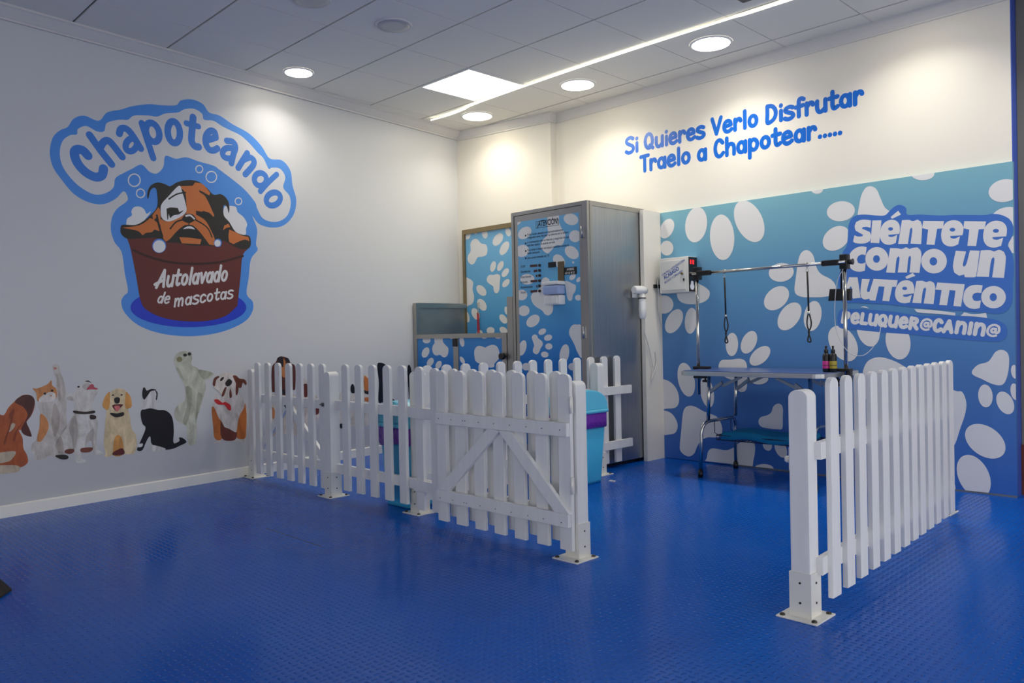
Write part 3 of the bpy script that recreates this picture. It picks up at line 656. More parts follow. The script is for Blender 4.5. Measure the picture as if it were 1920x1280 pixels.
# ================================================================== BINS
M_bin = mat('bin_cyan', (66, 172, 218), .38); M_lid = mat('bin_lid_cyan', (104, 202, 232), .34); M_bag = mat('purple_bag', (120, 52, 172), .3, bump=((40, 40, 25), .9, .012)); 
def swing_bin(x, y, wx, wy, h, along, label):
    """tapered body with purple liner folded over the rim and a domed swing lid; (x,y) centre of base"""
    t = thing('trash_bin', (x, y, 0), label, 'trash bin', 'blue swing-lid bins')
    def ring(m, w, d, z, r=.03, n=5):
        pts = []
        for cx, cy, a0 in ((w-r, d-r, 0), (-w+r, d-r, 90), (-w+r, -d+r, 180), (w-r, -d+r, 270)):
            for k in range(n): a = math.radians(a0+90*k/(n-1)); pts.append(m.bm.verts.new((x+cx+r*math.cos(a), y+cy+r*math.sin(a), z)))
        return pts
    def skin(m, rs, cap0=True, cap1=True):
        for A, B in zip(rs, rs[1:]):
            for k in range(len(A)): f = m.bm.faces.new((A[k], A[(k+1) % len(A)], B[(k+1) % len(A)], B[k])); f.smooth = True
        if cap0: m.bm.faces.new(rs[0][::-1])
        if cap1: m.bm.faces.new(rs[-1])
    a, b = wx/2, wy/2
    m = MB(); skin(m, [ring(m, a, b, .002), ring(m, a+.002, b+.002, .02), ring(m, a+.028, b+.028, h)]); m.build('body', M_bin, t)
    m = MB(); 
    rs = [ring(m, a+.0285, b+.0285, h-.098), ring(m, a+.034, b+.034, h-.09), ring(m, a+.034, b+.034, h-.002), ring(m, a+.030, b+.030, h+.002)]
    for k, v in enumerate(rs[0]): v.co.z += .018*math.sin(k*2.1)+.012*math.sin(k*.9)
    skin(m, rs, False, True); m.build('liner_bag', M_bag, t)
    m = MB(); skin(m, [ring(m, a+.042, b+.042, h+.0025), ring(m, a+.044, b+.044, h+.024), ring(m, a+.036, b+.036, h+.026)])
    lid = m.build('lid_rim', M_lid, t)
    m = MB(); n = 12; A = (a+.034, b+.034); rs = []
    L, Wd = (A[1], A[0]) if along == 'y' else (A[0], A[1])
    prof = [(L*math.cos(q), .135*math.sin(q)**.8 if math.sin(q) > 0 else 0) for q in [math.pi*k/14 for k in range(15)]]
    if along == 'y': m.prism([(y+p, h+.026+q) for p, q in prof], 'x', x-Wd, x+Wd, .008)
    else: m.prism([(x+p, h+.026+q) for p, q in prof], 'y', y-Wd, y+Wd, .008)
    m.build('swing_lid', M_lid, t)
    m = MB()
    if along == 'y': m.box((x-Wd*.6, y-L*.62, h+.115), (x+Wd*.6, y-L*.55, h+.135), .004)
    else: m.box((x-L*.62, y-Wd*.6, h+.115), (x-L*.55, y+Wd*.6, h+.135), .004)
    m.build('lid_grip', M_lid, t)
    return t
swing_bin(-.0775, -1.51, .16, .325, .475, 'y', 'cyan plastic bin with purple liner standing behind the open gate post')
swing_bin(-.440, -2.62, .235, .265, .475, 'x', 'cyan plastic bin with purple liner seen through the front fence boards')
# ================================================================== MURAL BOARD
mx0, mx1, mz = -.2565, 2.2085, 1.972
t = thing('paw_mural', (1.0, -.23, 0), 'blue wall panel printed with white paw prints and a white slogan', 'wall mural')
mb = MB(); mb.box((mx0, -.230, 0.004), (mx1, -.2005, mz)); mb.build('board', G_mural, t)
mb = MB(); mb.box((mx0+.6, -.233, 0.0), (mx1, -.2302, .010)); mb.build('floor_edging', mat('edging_grey', (130, 130, 128), .4, .6), t)
R_ = (mx0, .011, mx1, mz)
c8, c6, c7, c4b, c5b, c6c = crop(1140, 140, 2.4615), crop(1200, 440, 2.666), crop(1440, 640, 2.2857), crop(1270, 660, 5.333), crop(1460, 460, 4.922), crop(1640, 780, 6.4)
cC, cD = crop(1570, 380, 5.647), crop(1570, 510, 5.647)
i = Ink(PL_M)
for e in ((272, 710, 48, 30, -65), (272, 800, 30, 34, 0), (407, 692, 82, 50, -82), (527, 750, 105, 56, 87), (652, 676, 102, 62, 65), (965, 528, 28, 22), (1452, 455, 55, 32), (1075, 630, 65, 46, -8), (1053, 755, 68, 50, -38), (1830, 535, 74, 52, -12), (1838, 660, 72, 48, -15), (1880, 780, 45, 30, -70), (800, 912, 58, 43, -8), (778, 1031, 66, 46, -42), (838, 1115, 72, 45, -55), (945, 1113, 70, 40, -80), (258, 1060, 44, 42, 0), (305, 1137, 60, 35, -62), (383, 1135, 60, 28, -85)): i.ell(e, c8, 1, R_)
for e in ((460, 548, 58, 31, -88), (545, 537, 60, 36, -65), (600, 605, 62, 36, -42)): i.ell(e, c6, 1, R_)
for e in ((815, 265, 95, 58), (90, 275, 172, 82, 78), (298, 400, 155, 66, 80), (900, 925, 62, 45, 70), (1035, 965, 95, 55, 65), (865, 1170, 100, 52)): i.ell(e, c4b, 1, R_)
for e in ((595, 905, 178, 118, 58),): i.ell(e, c5b, 1, R_)
i.ell((1628, 618, 32, 21, 75), lambda p: p, 1, R_); i.ell((1684, 640, 34, 23, 80), lambda p: p, 1, R_)
for e in ((932, 233, 49, 31, 85), (1017, 263, 52, 34, 62), (1058, 130, 30, 16, 80), (1058, 215, 36, 18, 80), (250, 470, 38, 26, 70)): i.ell(e, c7, 1, R_)
for e in ((1328, 300, 268, 175, 34), (1190, 720, 275, 180, 62), (930, 850, 90, 40, 80)): i.ell(e, c6c, 1, R_)
for p, c in (([(1155, 660), (1160, 600), (1170, 555), (1190, 522), (1215, 515), (1240, 530), (1258, 570), (1278, 612), (1310, 640), (1320, 680), (1200, 690)], c8),
             ([(862, 1000), (868, 930), (880, 850), (898, 816), (925, 811), (948, 835), (963, 890), (985, 920), (1030, 945), (1051, 975), (1045, 1010), (1000, 1025), (940, 1027), (890, 1024)], c8),
             ([(318, 1005), (328, 1040), (360, 1057), (420, 1056), (460, 1036), (470, 1005), (455, 985), (430, 970), (400, 960), (330, 960)], c8),
             ([(412, 165), (420, 110), (450, 78), (530, 75), (620, 65), (675, 85), (697, 140), (700, 260), (690, 370), (640, 400), (590, 360), (560, 290), (500, 260), (430, 220)], c4b),
             ([(812, 690), (835, 650), (900, 630), (940, 600), (960, 545), (1000, 515), (1040, 525), (1057, 570), (1055, 650), (1050, 760), (1000, 770), (870, 755), (825, 730)], c4b),
             ([(25, 940), (40, 780), (55, 620), (80, 555), (130, 535), (190, 550), (260, 590), (330, 615), (400, 650), (440, 720), (450, 790), (430, 840), (380, 852), (300, 852), (240, 885), (200, 940), (170, 1010), (120, 1042), (70, 1025), (35, 990)], c4b),
             ([(80, 720), (118, 722), (155, 738), (185, 775), (196, 825), (182, 860), (140, 868), (80, 860)], c6), ([(90, 885), (130, 880), (165, 900), (188, 945), (180, 985), (150, 997), (100, 990)], c6),
             ([(297, 1050), (310, 990), (350, 962), (420, 970), (490, 980), (560, 955), (600, 920), (650, 895), (720, 890), (770, 910), (778, 980), (762, 1080), (735, 1160), (600, 1160), (300, 1120)], c4b),
             ([(405, 150), (420, 95), (450, 72), (490, 68), (545, 85), (600, 115), (700, 165), (800, 210), (832, 216), (850, 260), (845, 310), (825, 370), (795, 450), (740, 480), (600, 480), (500, 400), (420, 250)], c7),
             ([(874, 128), (900, 100), (945, 85), (975, 45), (1005, 36), (1030, 55), (1033, 100), (1025, 150), (1005, 185), (965, 183), (915, 160), (882, 145)], c7)): i.poly(p, c, 1, rect=R_)
i.build('paw_prints', ink(PWHITE), t)
# slogan
i = Ink(PL_M)
up = [cC(p) for p in [(110, 380), (118, 250), (150, 170), (210, 132), (300, 125), (420, 135), (505, 132), (560, 80), (620, 32), (680, 25), (730, 60), (742, 125), (880, 125), (1100, 135), (1250, 128), (1550, 130), (1640, 118), (1740, 130), (1830, 180), (1865, 270), (1845, 370), (1805, 440), (1822, 480), (1852, 540), (1868, 640), (1868, 760)]]
dn = [cD(p) for p in [(1860, 136), (1858, 250), (1842, 340), (1780, 420), (1680, 440), (1590, 430), (1300, 405), (1000, 390), (800, 370), (500, 340), (200, 325), (60, 320), (30, 250), (15, 150), (15, 50)]]
lf = [cC(p) for p in [(40, 700), (50, 600), (60, 520), (98, 462)]]
i.poly(up+dn+lf, lambda p: p, 2, True, R_)
i.poly([(30, 402), (100, 390), (300, 395), (600, 420), (900, 460), (1250, 462), (1600, 490), (1720, 520), (1790, 580), (1790, 680), (1720, 730), (1640, 732), (1300, 710), (1000, 680), (800, 660), (500, 640), (200, 610), (30, 590), (0, 500)], cD, 2)
i.build('slogan_outline', ink((62, 114, 196)), t)
i = Ink(PL_M)
eC = []
for p, sm in (([(185, 250), (200, 205), (250, 182), (310, 180), (358, 188), (352, 265), (310, 255), (270, 258), (262, 275), (300, 290), (345, 310), (358, 350), (345, 405), (300, 428), (240, 432), (190, 425), (168, 410), (182, 345), (220, 358), (265, 355), (275, 340), (235, 318), (195, 295)], 0),
              ([(372, 188), (468, 186), (445, 428), (352, 424)], 0), ([(455, 320), (470, 250), (515, 200), (575, 180), (630, 195), (660, 240), (662, 300), (655, 330), (540, 340), (545, 358), (580, 362), (636, 340), (620, 425), (560, 445), (500, 435), (465, 400), (452, 360)], 0), ([(565, 152), (645, 85), (675, 125), (580, 170)], 0),
              ([(685, 185), (760, 182), (800, 195), (850, 178), (885, 200), (898, 250), (888, 438), (776, 432), (795, 290), (790, 262), (772, 275), (748, 435), (645, 436)], 0), ([(912, 192), (1130, 195), (1118, 272), (1058, 275), (1030, 446), (945, 442), (962, 285), (898, 268)], 0),
              ([(1100, 340), (1115, 265), (1160, 205), (1230, 185), (1295, 200), (1330, 245), (1335, 300), (1325, 345), (1195, 352), (1200, 372), (1240, 380), (1300, 355), (1280, 440), (1215, 463), (1150, 450), (1112, 410)], 0), ([(1345, 195), (1575, 198), (1560, 278), (1498, 282), (1470, 458), (1378, 455), (1398, 285), (1335, 270)], 0),
              ([(1545, 350), (1560, 270), (1605, 215), (1680, 190), (1755, 208), (1792, 255), (1795, 320), (1788, 355), (1640, 365), (1650, 385), (1690, 392), (1758, 370), (1735, 455), (1665, 475), (1595, 460), (1556, 415)], 0),
              ([(120, 600), (140, 530), (195, 480), (260, 462), (312, 470), (300, 555), (258, 548), (222, 568), (208, 600), (220, 635), (255, 645), (302, 632), (292, 720), (235, 730), (170, 715), (128, 670)], 0), (ell(420, 594, 122, 125), 0), (ell(1025, 618, 135, 130), 0),
              ([(560, 480), (640, 482), (680, 490), (730, 470), (765, 490), (800, 478), (850, 472), (885, 510), (890, 570), (870, 742), (765, 738), (780, 590), (775, 560), (755, 580), (738, 738), (640, 738), (660, 590), (650, 565), (630, 590), (612, 742), (518, 738)], 0),
              ([(1255, 508), (1365, 515), (1330, 650), (1335, 675), (1355, 670), (1370, 640), (1405, 505), (1508, 508), (1470, 775), (1455, 788), (1350, 788), (1345, 760), (1290, 772), (1240, 740), (1225, 670)], 0), ([(1520, 505), (1620, 502), (1660, 515), (1715, 498), (1765, 520), (1785, 580), (1765, 795), (1640, 790), (1665, 600), (1655, 575), (1632, 600), (1605, 785), (1475, 782)], 0)): i.poly(p, cC, 3, False)
for p in ([(125, 55), (215, 55), (248, 272), (165, 280), (158, 245), (128, 245), (118, 278), (55, 278)], [(262, 72), (345, 75), (315, 190), (322, 212), (342, 208), (385, 72), (640, 85), (625, 155), (582, 155), (550, 308), (478, 303), (500, 155), (440, 150), (405, 302), (345, 298), (340, 280), (290, 290), (255, 270), (245, 215)],
          [(612, 220), (630, 150), (675, 100), (740, 85), (795, 105), (815, 160), (812, 225), (695, 240), (700, 258), (735, 262), (790, 240), (770, 320), (705, 330), (645, 310), (618, 270)], [(720, 50), (800, 8), (828, 40), (735, 72)], [(838, 95), (900, 92), (940, 105), (985, 95), (1025, 115), (1038, 165), (1020, 338), (915, 332), (940, 180), (930, 160), (910, 185), (888, 330), (795, 325)],
          [(1060, 110), (1350, 128), (1310, 365), (1230, 358), (1252, 195), (1190, 190), (1162, 352), (1080, 348), (1105, 190), (1040, 185)], [(1335, 270), (1350, 200), (1400, 150), (1465, 135), (1540, 140), (1525, 220), (1470, 218), (1438, 235), (1428, 265), (1445, 300), (1480, 306), (1522, 298), (1508, 380), (1450, 390), (1380, 370), (1340, 320)], ell(1655, 265, 130, 118),
          [(815, 390), (1000, 400), (1250, 430), (1250, 460), (1050, 440), (850, 425)], [(1345, 425), (1440, 445), (1575, 432), (1588, 485), (1460, 470), (1308, 462)], [(245, 370), (290, 360), (340, 385), (300, 377)]): i.poly(p, cD, 3, False)
i.line('PELUQUER@CHNIN@', (1576.5, 604.5), (1875.5, 632.5), (1576.5, 583.0), .31, .06, 3)
i.build('slogan_letters', ink(PWHITE), t)
i = Ink(PL_M)
for e in ((565, 277, 26, 18), (1220, 285, 30, 20), (1680, 297, 32, 20), (416, 595, 36, 40), (1018, 620, 40, 44)): i.ell(e, cC, 4)
for e in ((142, 180, 12, 28), (714, 172, 26, 18), (1652, 265, 38, 42)): i.ell(e, cD, 4)
i.build('letter_counters', ink((62, 114, 196)), t)
# painted words above
t = thing('wall_lettering', (.6, -.2, 2.3), 'blue painted slogan in two lines on the cream wall above the mural', 'wall lettering')
i = Ink(PL_U); i.line('Si Quieres Verlo Disfrutar', (1173, 289.5), (1621, 194), (1173, 258.5), .225, 0, 0); i.build('upper_line', mat('letter_blue', (22, 104, 206), .25), t)
i = Ink(PL_U); i.line('Traelo a Chapotear.....', (1201, 323.5), (1580, 251.5), (1201, 291.5), .225, 0, 0); i.build('lower_line', MATS['letter_blue'], t)
# ================================================================== LOGO ON THE PRINTED WALL
t = thing('logo_print', (-2.27, -2.2, 1.5), 'large blue and brown dog-in-a-tub logo printed on the grey wall', 'wall logo')
l1, L1, L2, L3, L4 = crop(60, 160, 2.559), crop(80, 180, 6.095), crop(320, 180, 5.12), crop(200, 310, 6.4), crop(200, 460, 6.62)
LB = (76, 146, 228)
i = Ink(PL_L)
i.poly([(85, 320), (100, 250), (135, 215), (170, 200), (200, 160), (250, 145), (320, 170), (360, 130), (430, 115), (480, 100), (560, 90), (620, 95), (690, 95), (715, 72), (770, 68), (820, 90), (850, 130), (900, 145), (960, 185), (1040, 230), (1100, 290), (1140, 350), (1200, 360), (1240, 410), (1250, 480), (1268, 550), (1255, 620), (1210, 670), (1150, 682), (1090, 665), (1058, 628), (1080, 690), (1075, 760), (1082, 790), (1050, 835), (1040, 920), (1030, 1000), (1060, 1040), (1055, 1090), (1010, 1140), (900, 1185), (760, 1203), (620, 1190), (510, 1150), (445, 1090), (428, 1040), (440, 1010), (460, 985), (445, 900), (430, 800), (395, 750), (378, 690), (385, 630), (410, 590), (450, 560), (460, 540), (440, 508), (400, 545), (340, 570), (270, 560), (200, 520), (140, 450), (100, 390)], l1, 0)
i.build('blue_backing', ink(LB), t)
i = Ink(PL_L)
i.poly([(133, 330), (145, 270), (180, 240), (215, 235), (220, 210), (260, 195), (310, 220), (345, 220), (360, 180), (420, 165), (460, 165), (490, 145), (560, 145), (600, 150), (640, 135), (700, 130), (730, 115), (775, 112), (815, 135), (825, 165), (870, 170), (910, 195), (950, 215), (1000, 240), (1045, 280), (1080, 320), (1110, 350), (1135, 400), (1150, 395), (1190, 400), (1215, 440), (1205, 490), (1235, 530), (1240, 580), (1220, 630), (1170, 655), (1110, 640), (1080, 590), (1070, 560), (1020, 500), (960, 450), (900, 405), (870, 385), (800, 365), (740, 345), (690, 352), (640, 338), (630, 390), (600, 422), (565, 415), (525, 380), (480, 400), (440, 420), (400, 445), (390, 490), (350, 518), (300, 523), (250, 500), (200, 460), (150, 395)], l1, 1)
i.build('name_halo', ink((214, 215, 218)), t)
i = Ink(PL_L); w = .050
def S(pts, cr, ww=w, cl=False): i.stroke(pts, cr, ww, 2, cl)
S([(515, 680), (455, 620), (385, 615), (362, 665), (400, 770), (490, 870), (600, 925), (675, 905), (695, 830)], L1, .058)
S([(535, 445), (660, 620), (787, 780)], L1, .047); S([(650, 600), (692, 530), (740, 508), (790, 545), (908, 695)], L1, .047)
S([(875, 430), (893, 378), (950, 372), (1020, 440), (1120, 600)], L1, .046); S(ell(1012, 558, 60, 78, 30, 10), L1, .042, True)
S([(1132, 312), (1200, 520), (1262, 708)], L1, .045); S(ell(1255, 415, 72, 112, -20, 10), L1, .046, True)
S(ell(680, 225, 29, 52, -6, 10), l1, .048, True)
S([(215, 205), (205, 330), (200, 430), (230, 480), (268, 488)], L2, .052); S([(150, 262), (265, 292)], L2, .042)
S([(345, 425), (432, 398)], L2, .048); S([(432, 398), (420, 345), (380, 335), (340, 380), (335, 450), (365, 510), (410, 522), (448, 502)], L2, .048)
S([(538, 430), (595, 440), (622, 490), (602, 560), (582, 645)], L2, .047); S([(600, 510), (530, 502), (497, 545), (520, 590), (588, 592)], L2, .045, True)
S([(735, 548), (690, 620), (647, 690)], L2, .047); S([(700, 612), (760, 590), (798, 620), (788, 670), (715, 752)], L2, .047)
S(ell(860, 800, 58, 62, 0, 10), L2, .045, True); S([(1018, 752), (930, 835), (860, 915)], L2, .043)
S(ell(985, 988, 72, 58, -35, 10), L2, .047, True)
i.build('name_letters', ink((58, 126, 214)), t)
i = Ink(PL_L); i.ell((750, 1065, 278, 95), l1, 1); i.build('bath_mat', ink((34, 62, 200)), t)
i = Ink(PL_L)
i.poly([(450, 720), (600, 722), (750, 732), (900, 742), (1044, 776), (1012, 812), (1000, 920), (985, 1058), (930, 1105), (850, 1128), (750, 1132), (650, 1120), (570, 1090), (527, 1050), (500, 920), (470, 775)], l1, 2, False); i.build('tub', ink((104, 42, 38)), t)
i = Ink(PL_L); i.stroke([(485, 790), (560, 822), (660, 848), (780, 856), (900, 848), (1012, 818)], l1, .016, 3); i.build('tub_rim_line', ink((58, 24, 24)), t)
i = Ink(PL_L)
i.poly([(235, 690), (245, 640), (300, 600), (295, 550), (330, 500), (400, 495), (450, 530), (480, 580), (530, 550), (500, 600), (420, 690), (340, 720), (240, 715)], L3, 2)
i.poly([(1410, 500), (1480, 485), (1550, 500), (1570, 560), (1640, 620), (1685, 700), (1670, 760), (1665, 830), (1590, 820), (1530, 790), (1470, 700), (1405, 620)], L3, 2)
for e in ((330, 178, 72), (405, 335, 50), (1255, 138, 64), (1110, 45, 42), (1580, 430, 40)): i.stroke(ell(e[0], e[1], e[2], e[2]*1.04, 0, 16), L3, .008, 2, True, False)
i.ell((628, 972, 74, 74), L3, 6); i.ell((1328, 934, 37, 40), L3, 6)
i.build('foam_and_bubbles', ink((228, 228, 230)), t)
i = Ink(PL_L); i.ell((628, 965, 84, 86), L3, 5); i.ell((1332, 930, 47, 50), L3, 5); i.build('bubble_rims', ink((70, 130, 214)), t)
dg_ = Ink(PL_L)
dg_.poly([(165, 760), (190, 712), (330, 715), (420, 680), (520, 600), (605, 490), (600, 310), (570, 268), (525, 300), (500, 390), (487, 385), (492, 310), (530, 240), (610, 205), (700, 225), (760, 250), (850, 200), (980, 175), (1100, 195), (1200, 270), (1280, 350), (1370, 345), (1440, 400), (1470, 480), (1465, 575), (1440, 495), (1402, 485), (1405, 600), (1470, 680), (1540, 790), (1620, 830), (1700, 842), (1725, 880), (1725, 960), (1690, 1000), (1600, 1000), (1480, 945), (1400, 905), (1310, 965), (1200, 962), (1000, 960), (850, 930), (720, 922), (600, 872), (420, 872), (260, 882), (178, 830)], L3, 3)
dog = dg_.build('dog', ink((40, 37, 34)), t)
i = Ink(PL_L)
for p in ([(870, 250), (1030, 245), (1060, 205), (1150, 225), (1240, 330), (1230, 360), (1110, 295), (1110, 320), (1180, 370), (1290, 600), (1280, 620), (1230, 570), (1180, 560), (1070, 545), (1070, 590), (1180, 660), (1250, 780), (1300, 900), (1290, 960), (1230, 950), (1180, 880), (1100, 780), (1030, 720), (985, 715), (930, 720), (830, 800), (760, 880), (710, 915), (680, 880), (640, 700), (650, 640), (700, 670), (770, 665), (880, 620), (950, 580), (955, 480), (940, 330)],
          [(185, 745), (330, 730), (430, 700), (520, 630), (560, 650), (630, 720), (640, 790), (570, 770), (540, 800), (470, 810), (430, 840), (380, 790), (300, 770)], [(545, 600), (620, 500), (640, 540), (645, 700), (620, 720), (600, 620), (560, 660)], [(1470, 770), (1540, 800), (1620, 840), (1700, 860), (1710, 910), (1660, 890), (1580, 915), (1520, 945), (1470, 920), (1460, 850)], [(1395, 780), (1410, 720), (1460, 700), (1480, 740), (1430, 752)], [(870, 862), (1000, 868), (1135, 888), (1120, 945), (1020, 940), (900, 935)]): i.poly(p, L3, 4, False)
i.build('orange_coat', ink((206, 116, 58)), dog)
i = Ink(PL_L); i.poly([(865, 245), (905, 320), (950, 480), (950, 560), (880, 620), (770, 668), (700, 665), (655, 620), (645, 540), (660, 460), (740, 370)], L3, 5); i.stroke([(950, 607), (1000, 600), (1048, 640)], L3, .012, 7); i.poly([(910, 765), (960, 735), (1020, 735), (1060, 770), (985, 757)], L3, 6, False); i.build('white_markings', ink((226, 226, 230)), dog)
i = Ink(PL_L)
i.poly([(715, 520), (760, 505), (850, 510), (870, 560), (925, 535), (870, 585), (800, 600), (760, 635), (742, 580), (735, 650), (725, 650)], L3, 6, False); i.stroke([(745, 403), (840, 345), (945, 325)], L3, .010, 6)
i.poly([(900, 640), (950, 585), (1030, 590), (1070, 640), (1040, 670), (985, 692), (920, 670)], L3, 6); i.poly([(840, 800), (900, 740), (985, 720), (1070, 760), (1150, 850), (1130, 882), (1000, 862), (860, 855)], L3, 5); i.poly([(1065, 545), (1140, 580), (1150, 545), (1230, 570), (1290, 630), (1200, 640), (1120, 600)], L3, 5, False)
i.stroke([(985, 680), (985, 720)], L3, .008, 6); i.stroke([(760, 760), (830, 680), (920, 650)], L3, .010, 5); i.stroke([(1060, 650), (1200, 740), (1262, 860)], L3, .010, 5); i.stroke([(600, 600), (625, 720), (665, 850)], L3, .014, 5)
i.build('face_lines', ink((30, 28, 28)), dog)
i = Ink(PL_L); i.line('Autolavado', (291, 541), (426, 527.5), (291, 506), .15, .34, 3); i.line('de', (293, 568.5), (317, 569.5), (293, 546), .15, .34, 3); i.line('mascotas', (325, 576.5), (437, 559), (325, 551), .15, .34, 3); i.build('tagline', ink((226, 224, 222)), t)
# ================================================================== PETS PRINTED LOW ON THE WALL
t = thing('pet_print', (-2.2, -3.0, .5), 'row of dogs and cats printed along the foot of the grey wall', 'wall print')
A_, B_, C_, D_, F1, F2 = crop(0, 680, 5.82), crop(110, 690, 6.7375), crop(240, 640, 5.82), crop(380, 650, 6.4), crop(500, 660, 5.333), crop(620, 660, 5.333)
def pet(name, cr, layers, label):
    first = None
    for k, (nm, rgb, shapes) in enumerate(layers):
        i = Ink(PL_L)
        for s in shapes:
            if len(s) in (3, 4, 5) and not isinstance(s[0], tuple):
                i.ell((s[0], s[1], s[2], s[3] if len(s) > 3 else s[2]), cr, 1+k)
            else: i.poly(s, cr, 1+k)
        o = i.build(name if first is None else nm, fur(rgb) if min(rgb) > 30 and nm not in ('collar', 'mouth', 'tongue', 'nose', 'eyes', 'bow_tie', 'dark_marks') else ink(rgb), t if first is None else first)
        if first is None: first = o; o['label'] = label
    return first
pet('hound', A_, [('coat', (176, 88, 44), [[(-60, 600), (40, 570), (90, 490), (160, 420), (240, 355), (320, 350), (365, 380), (380, 440), (365, 520), (330, 590), (290, 640), (230, 730), (205, 735), (245, 820), (255, 930), (295, 1010), (300, 1090), (220, 1140), (100, 1130), (-60, 1120)]]),
  ('dark_ear', (84, 38, 32), [[(160, 425), (240, 357), (320, 352), (365, 380), (378, 440), (340, 570), (290, 640), (320, 720), (345, 790), (330, 805), (260, 780), (230, 725), (270, 640), (300, 560), (250, 480)]]),
  ('white_fur', (200, 186, 166), [[(90, 740), (130, 660), (165, 670), (150, 710), (110, 750)], [(-60, 1000), (60, 970), (170, 970), (120, 1060), (30, 1090), (-60, 1090)], [(-60, 1130), (80, 1115), (200, 1125), (215, 1165), (150, 1198), (-60, 1203)]]),
  ('wrinkles', (138, 62, 32), [[(100, 560), (150, 500), (140, 600), (60, 860), (40, 860), (110, 660)], [(170, 740), (290, 600), (200, 720), (160, 850), (140, 840)]])], 'brown hound with drooping ears')
pet('cat', A_, [('fur', (204, 200, 196), [[(420, 430), (600, 420), (720, 400), (720, 550), (725, 700), (660, 800), (690, 900), (690, 980), (740, 1010), (730, 1045), (660, 1050), (560, 1012), (460, 1055), (370, 1060), (375, 1010), (345, 960), (350, 880), (400, 830), (430, 700), (440, 560)], [(572, 45), (600, 15), (640, 30), (655, 90), (690, 180), (715, 280), (712, 400), (720, 430), (650, 440), (610, 400), (615, 200), (590, 110)]]),
  ('shaded_fur', (180, 172, 166), [[(600, 440), (650, 560), (640, 720), (590, 800), (560, 640), (575, 520)], [(660, 800), (690, 900), (690, 985), (640, 960), (600, 900)], [(620, 120), (650, 220), (660, 400), (635, 400), (620, 220)]]), ('ginger', (206, 138, 84), [[(440, 560), (500, 600), (530, 690), (500, 780), (440, 860), (402, 830), (430, 700)], [(355, 278), (400, 280), (470, 255), (520, 230), (560, 190), (570, 245), (610, 280), (620, 340), (600, 400), (540, 420), (440, 420), (405, 410), (395, 330)]]),
  ('white_muzzle', (224, 220, 216), [[(470, 350), (540, 320), (600, 335), (598, 400), (540, 422), (440, 428), (425, 395)]]), ('dark_marks', (44, 34, 30), [(488, 335, 15, 13), (567, 303, 14, 13), [(600, 1012), (700, 1000), (745, 1022), (730, 1050), (660, 1050)]]), ('nose', (196, 130, 120), [(556, 357, 11, 8), (600, 60, 18, 14)])], 'ginger and white cat raising one paw')
pet('white_dog', B_, [('fur', (212, 212, 210), [[(75, 385), (70, 330), (130, 315), (190, 330), (230, 250), (300, 210), (335, 165), (380, 160), (420, 190), (460, 240), (490, 250), (495, 300), (470, 350), (430, 430), (430, 540), (440, 580), (490, 650), (495, 760), (480, 900), (490, 1020), (555, 1060), (550, 1085), (470, 1090), (435, 1060), (415, 920), (340, 980), (330, 1010), (290, 1010), (285, 1060), (290, 1140), (345, 1165), (330, 1190), (240, 1195), (210, 1150), (190, 1060), (110, 1030), (60, 1090), (0, 1080), (0, 900), (60, 780), (130, 680), (195, 570), (195, 480), (210, 430), (170, 410)]]),
  ('shaded_fur', (186, 182, 178), [[(200, 600), (245, 760), (235, 900), (190, 1040), (168, 900), (130, 760)], [(435, 760), (442, 900), (430, 1040), (410, 920), (360, 950), (330, 1000), (350, 860)], [(90, 385), (150, 350), (190, 400), (168, 412)], [(300, 232), (345, 185), (385, 190), (398, 245), (350, 278)]]),
  ('mouth', (186, 86, 98), [[(350, 272), (400, 205), (440, 210), (450, 240), (490, 255), (480, 270), (400, 268)]]), ('collar', (52, 38, 34), [[(190, 535), (330, 550), (440, 535), (460, 550), (440, 570), (320, 580), (200, 570)], [(395, 590), (465, 600), (465, 640), (400, 645)], (250, 235, 16, 12), [(330, 168), (370, 155), (415, 188), (370, 172)]]),
  ('red_feet', (118, 66, 54), [[(70, 1060), (100, 1025), (185, 1020), (190, 1060), (130, 1085)], [(285, 1010), (420, 1000), (425, 1030), (385, 1060), (285, 1060)]])], 'white dog looking up with a dark collar')
pet('puppy', B_, [('fur', (220, 202, 166), [[(610, 520), (590, 650), (580, 780), (570, 960), (590, 1080), (570, 1110), (620, 1120), (680, 1100), (830, 1090), (940, 1080), (960, 1060), (985, 960), (970, 840), (920, 760), (900, 620), (880, 540), (850, 480), (650, 480)]]),
  ('head', (230, 212, 176), [[(650, 500), (630, 400), (650, 310), (710, 265), (770, 255), (840, 280), (870, 350), (860, 450), (840, 520), (760, 548), (690, 535)]]), ('ears', (218, 158, 88), [[(640, 300), (590, 350), (555, 440), (560, 490), (610, 530), (640, 480), (645, 380)], [(850, 300), (900, 350), (920, 430), (915, 490), (850, 510), (835, 440), (840, 370)], [(710, 870), (790, 870), (815, 1080), (690, 1095)]]),
  ('mouth', (96, 38, 38), [[(675, 470), (740, 455), (810, 460), (780, 500), (740, 547), (700, 520)], [(690, 1060), (800, 1010), (825, 1085), (690, 1098)]]), ('tongue', (212, 118, 118), [[(700, 482), (745, 472), (775, 490), (755, 535), (725, 540)]]), ('nose', (38, 34, 36), [[(700, 385), (735, 365), (770, 380), (765, 430), (735, 450), (705, 430)], (683, 340, 15, 9), (793, 338, 15, 9), [(650, 565), (740, 570), (815, 555), (815, 600), (720, 620), (660, 590)]])], 'cream puppy with its tongue out')
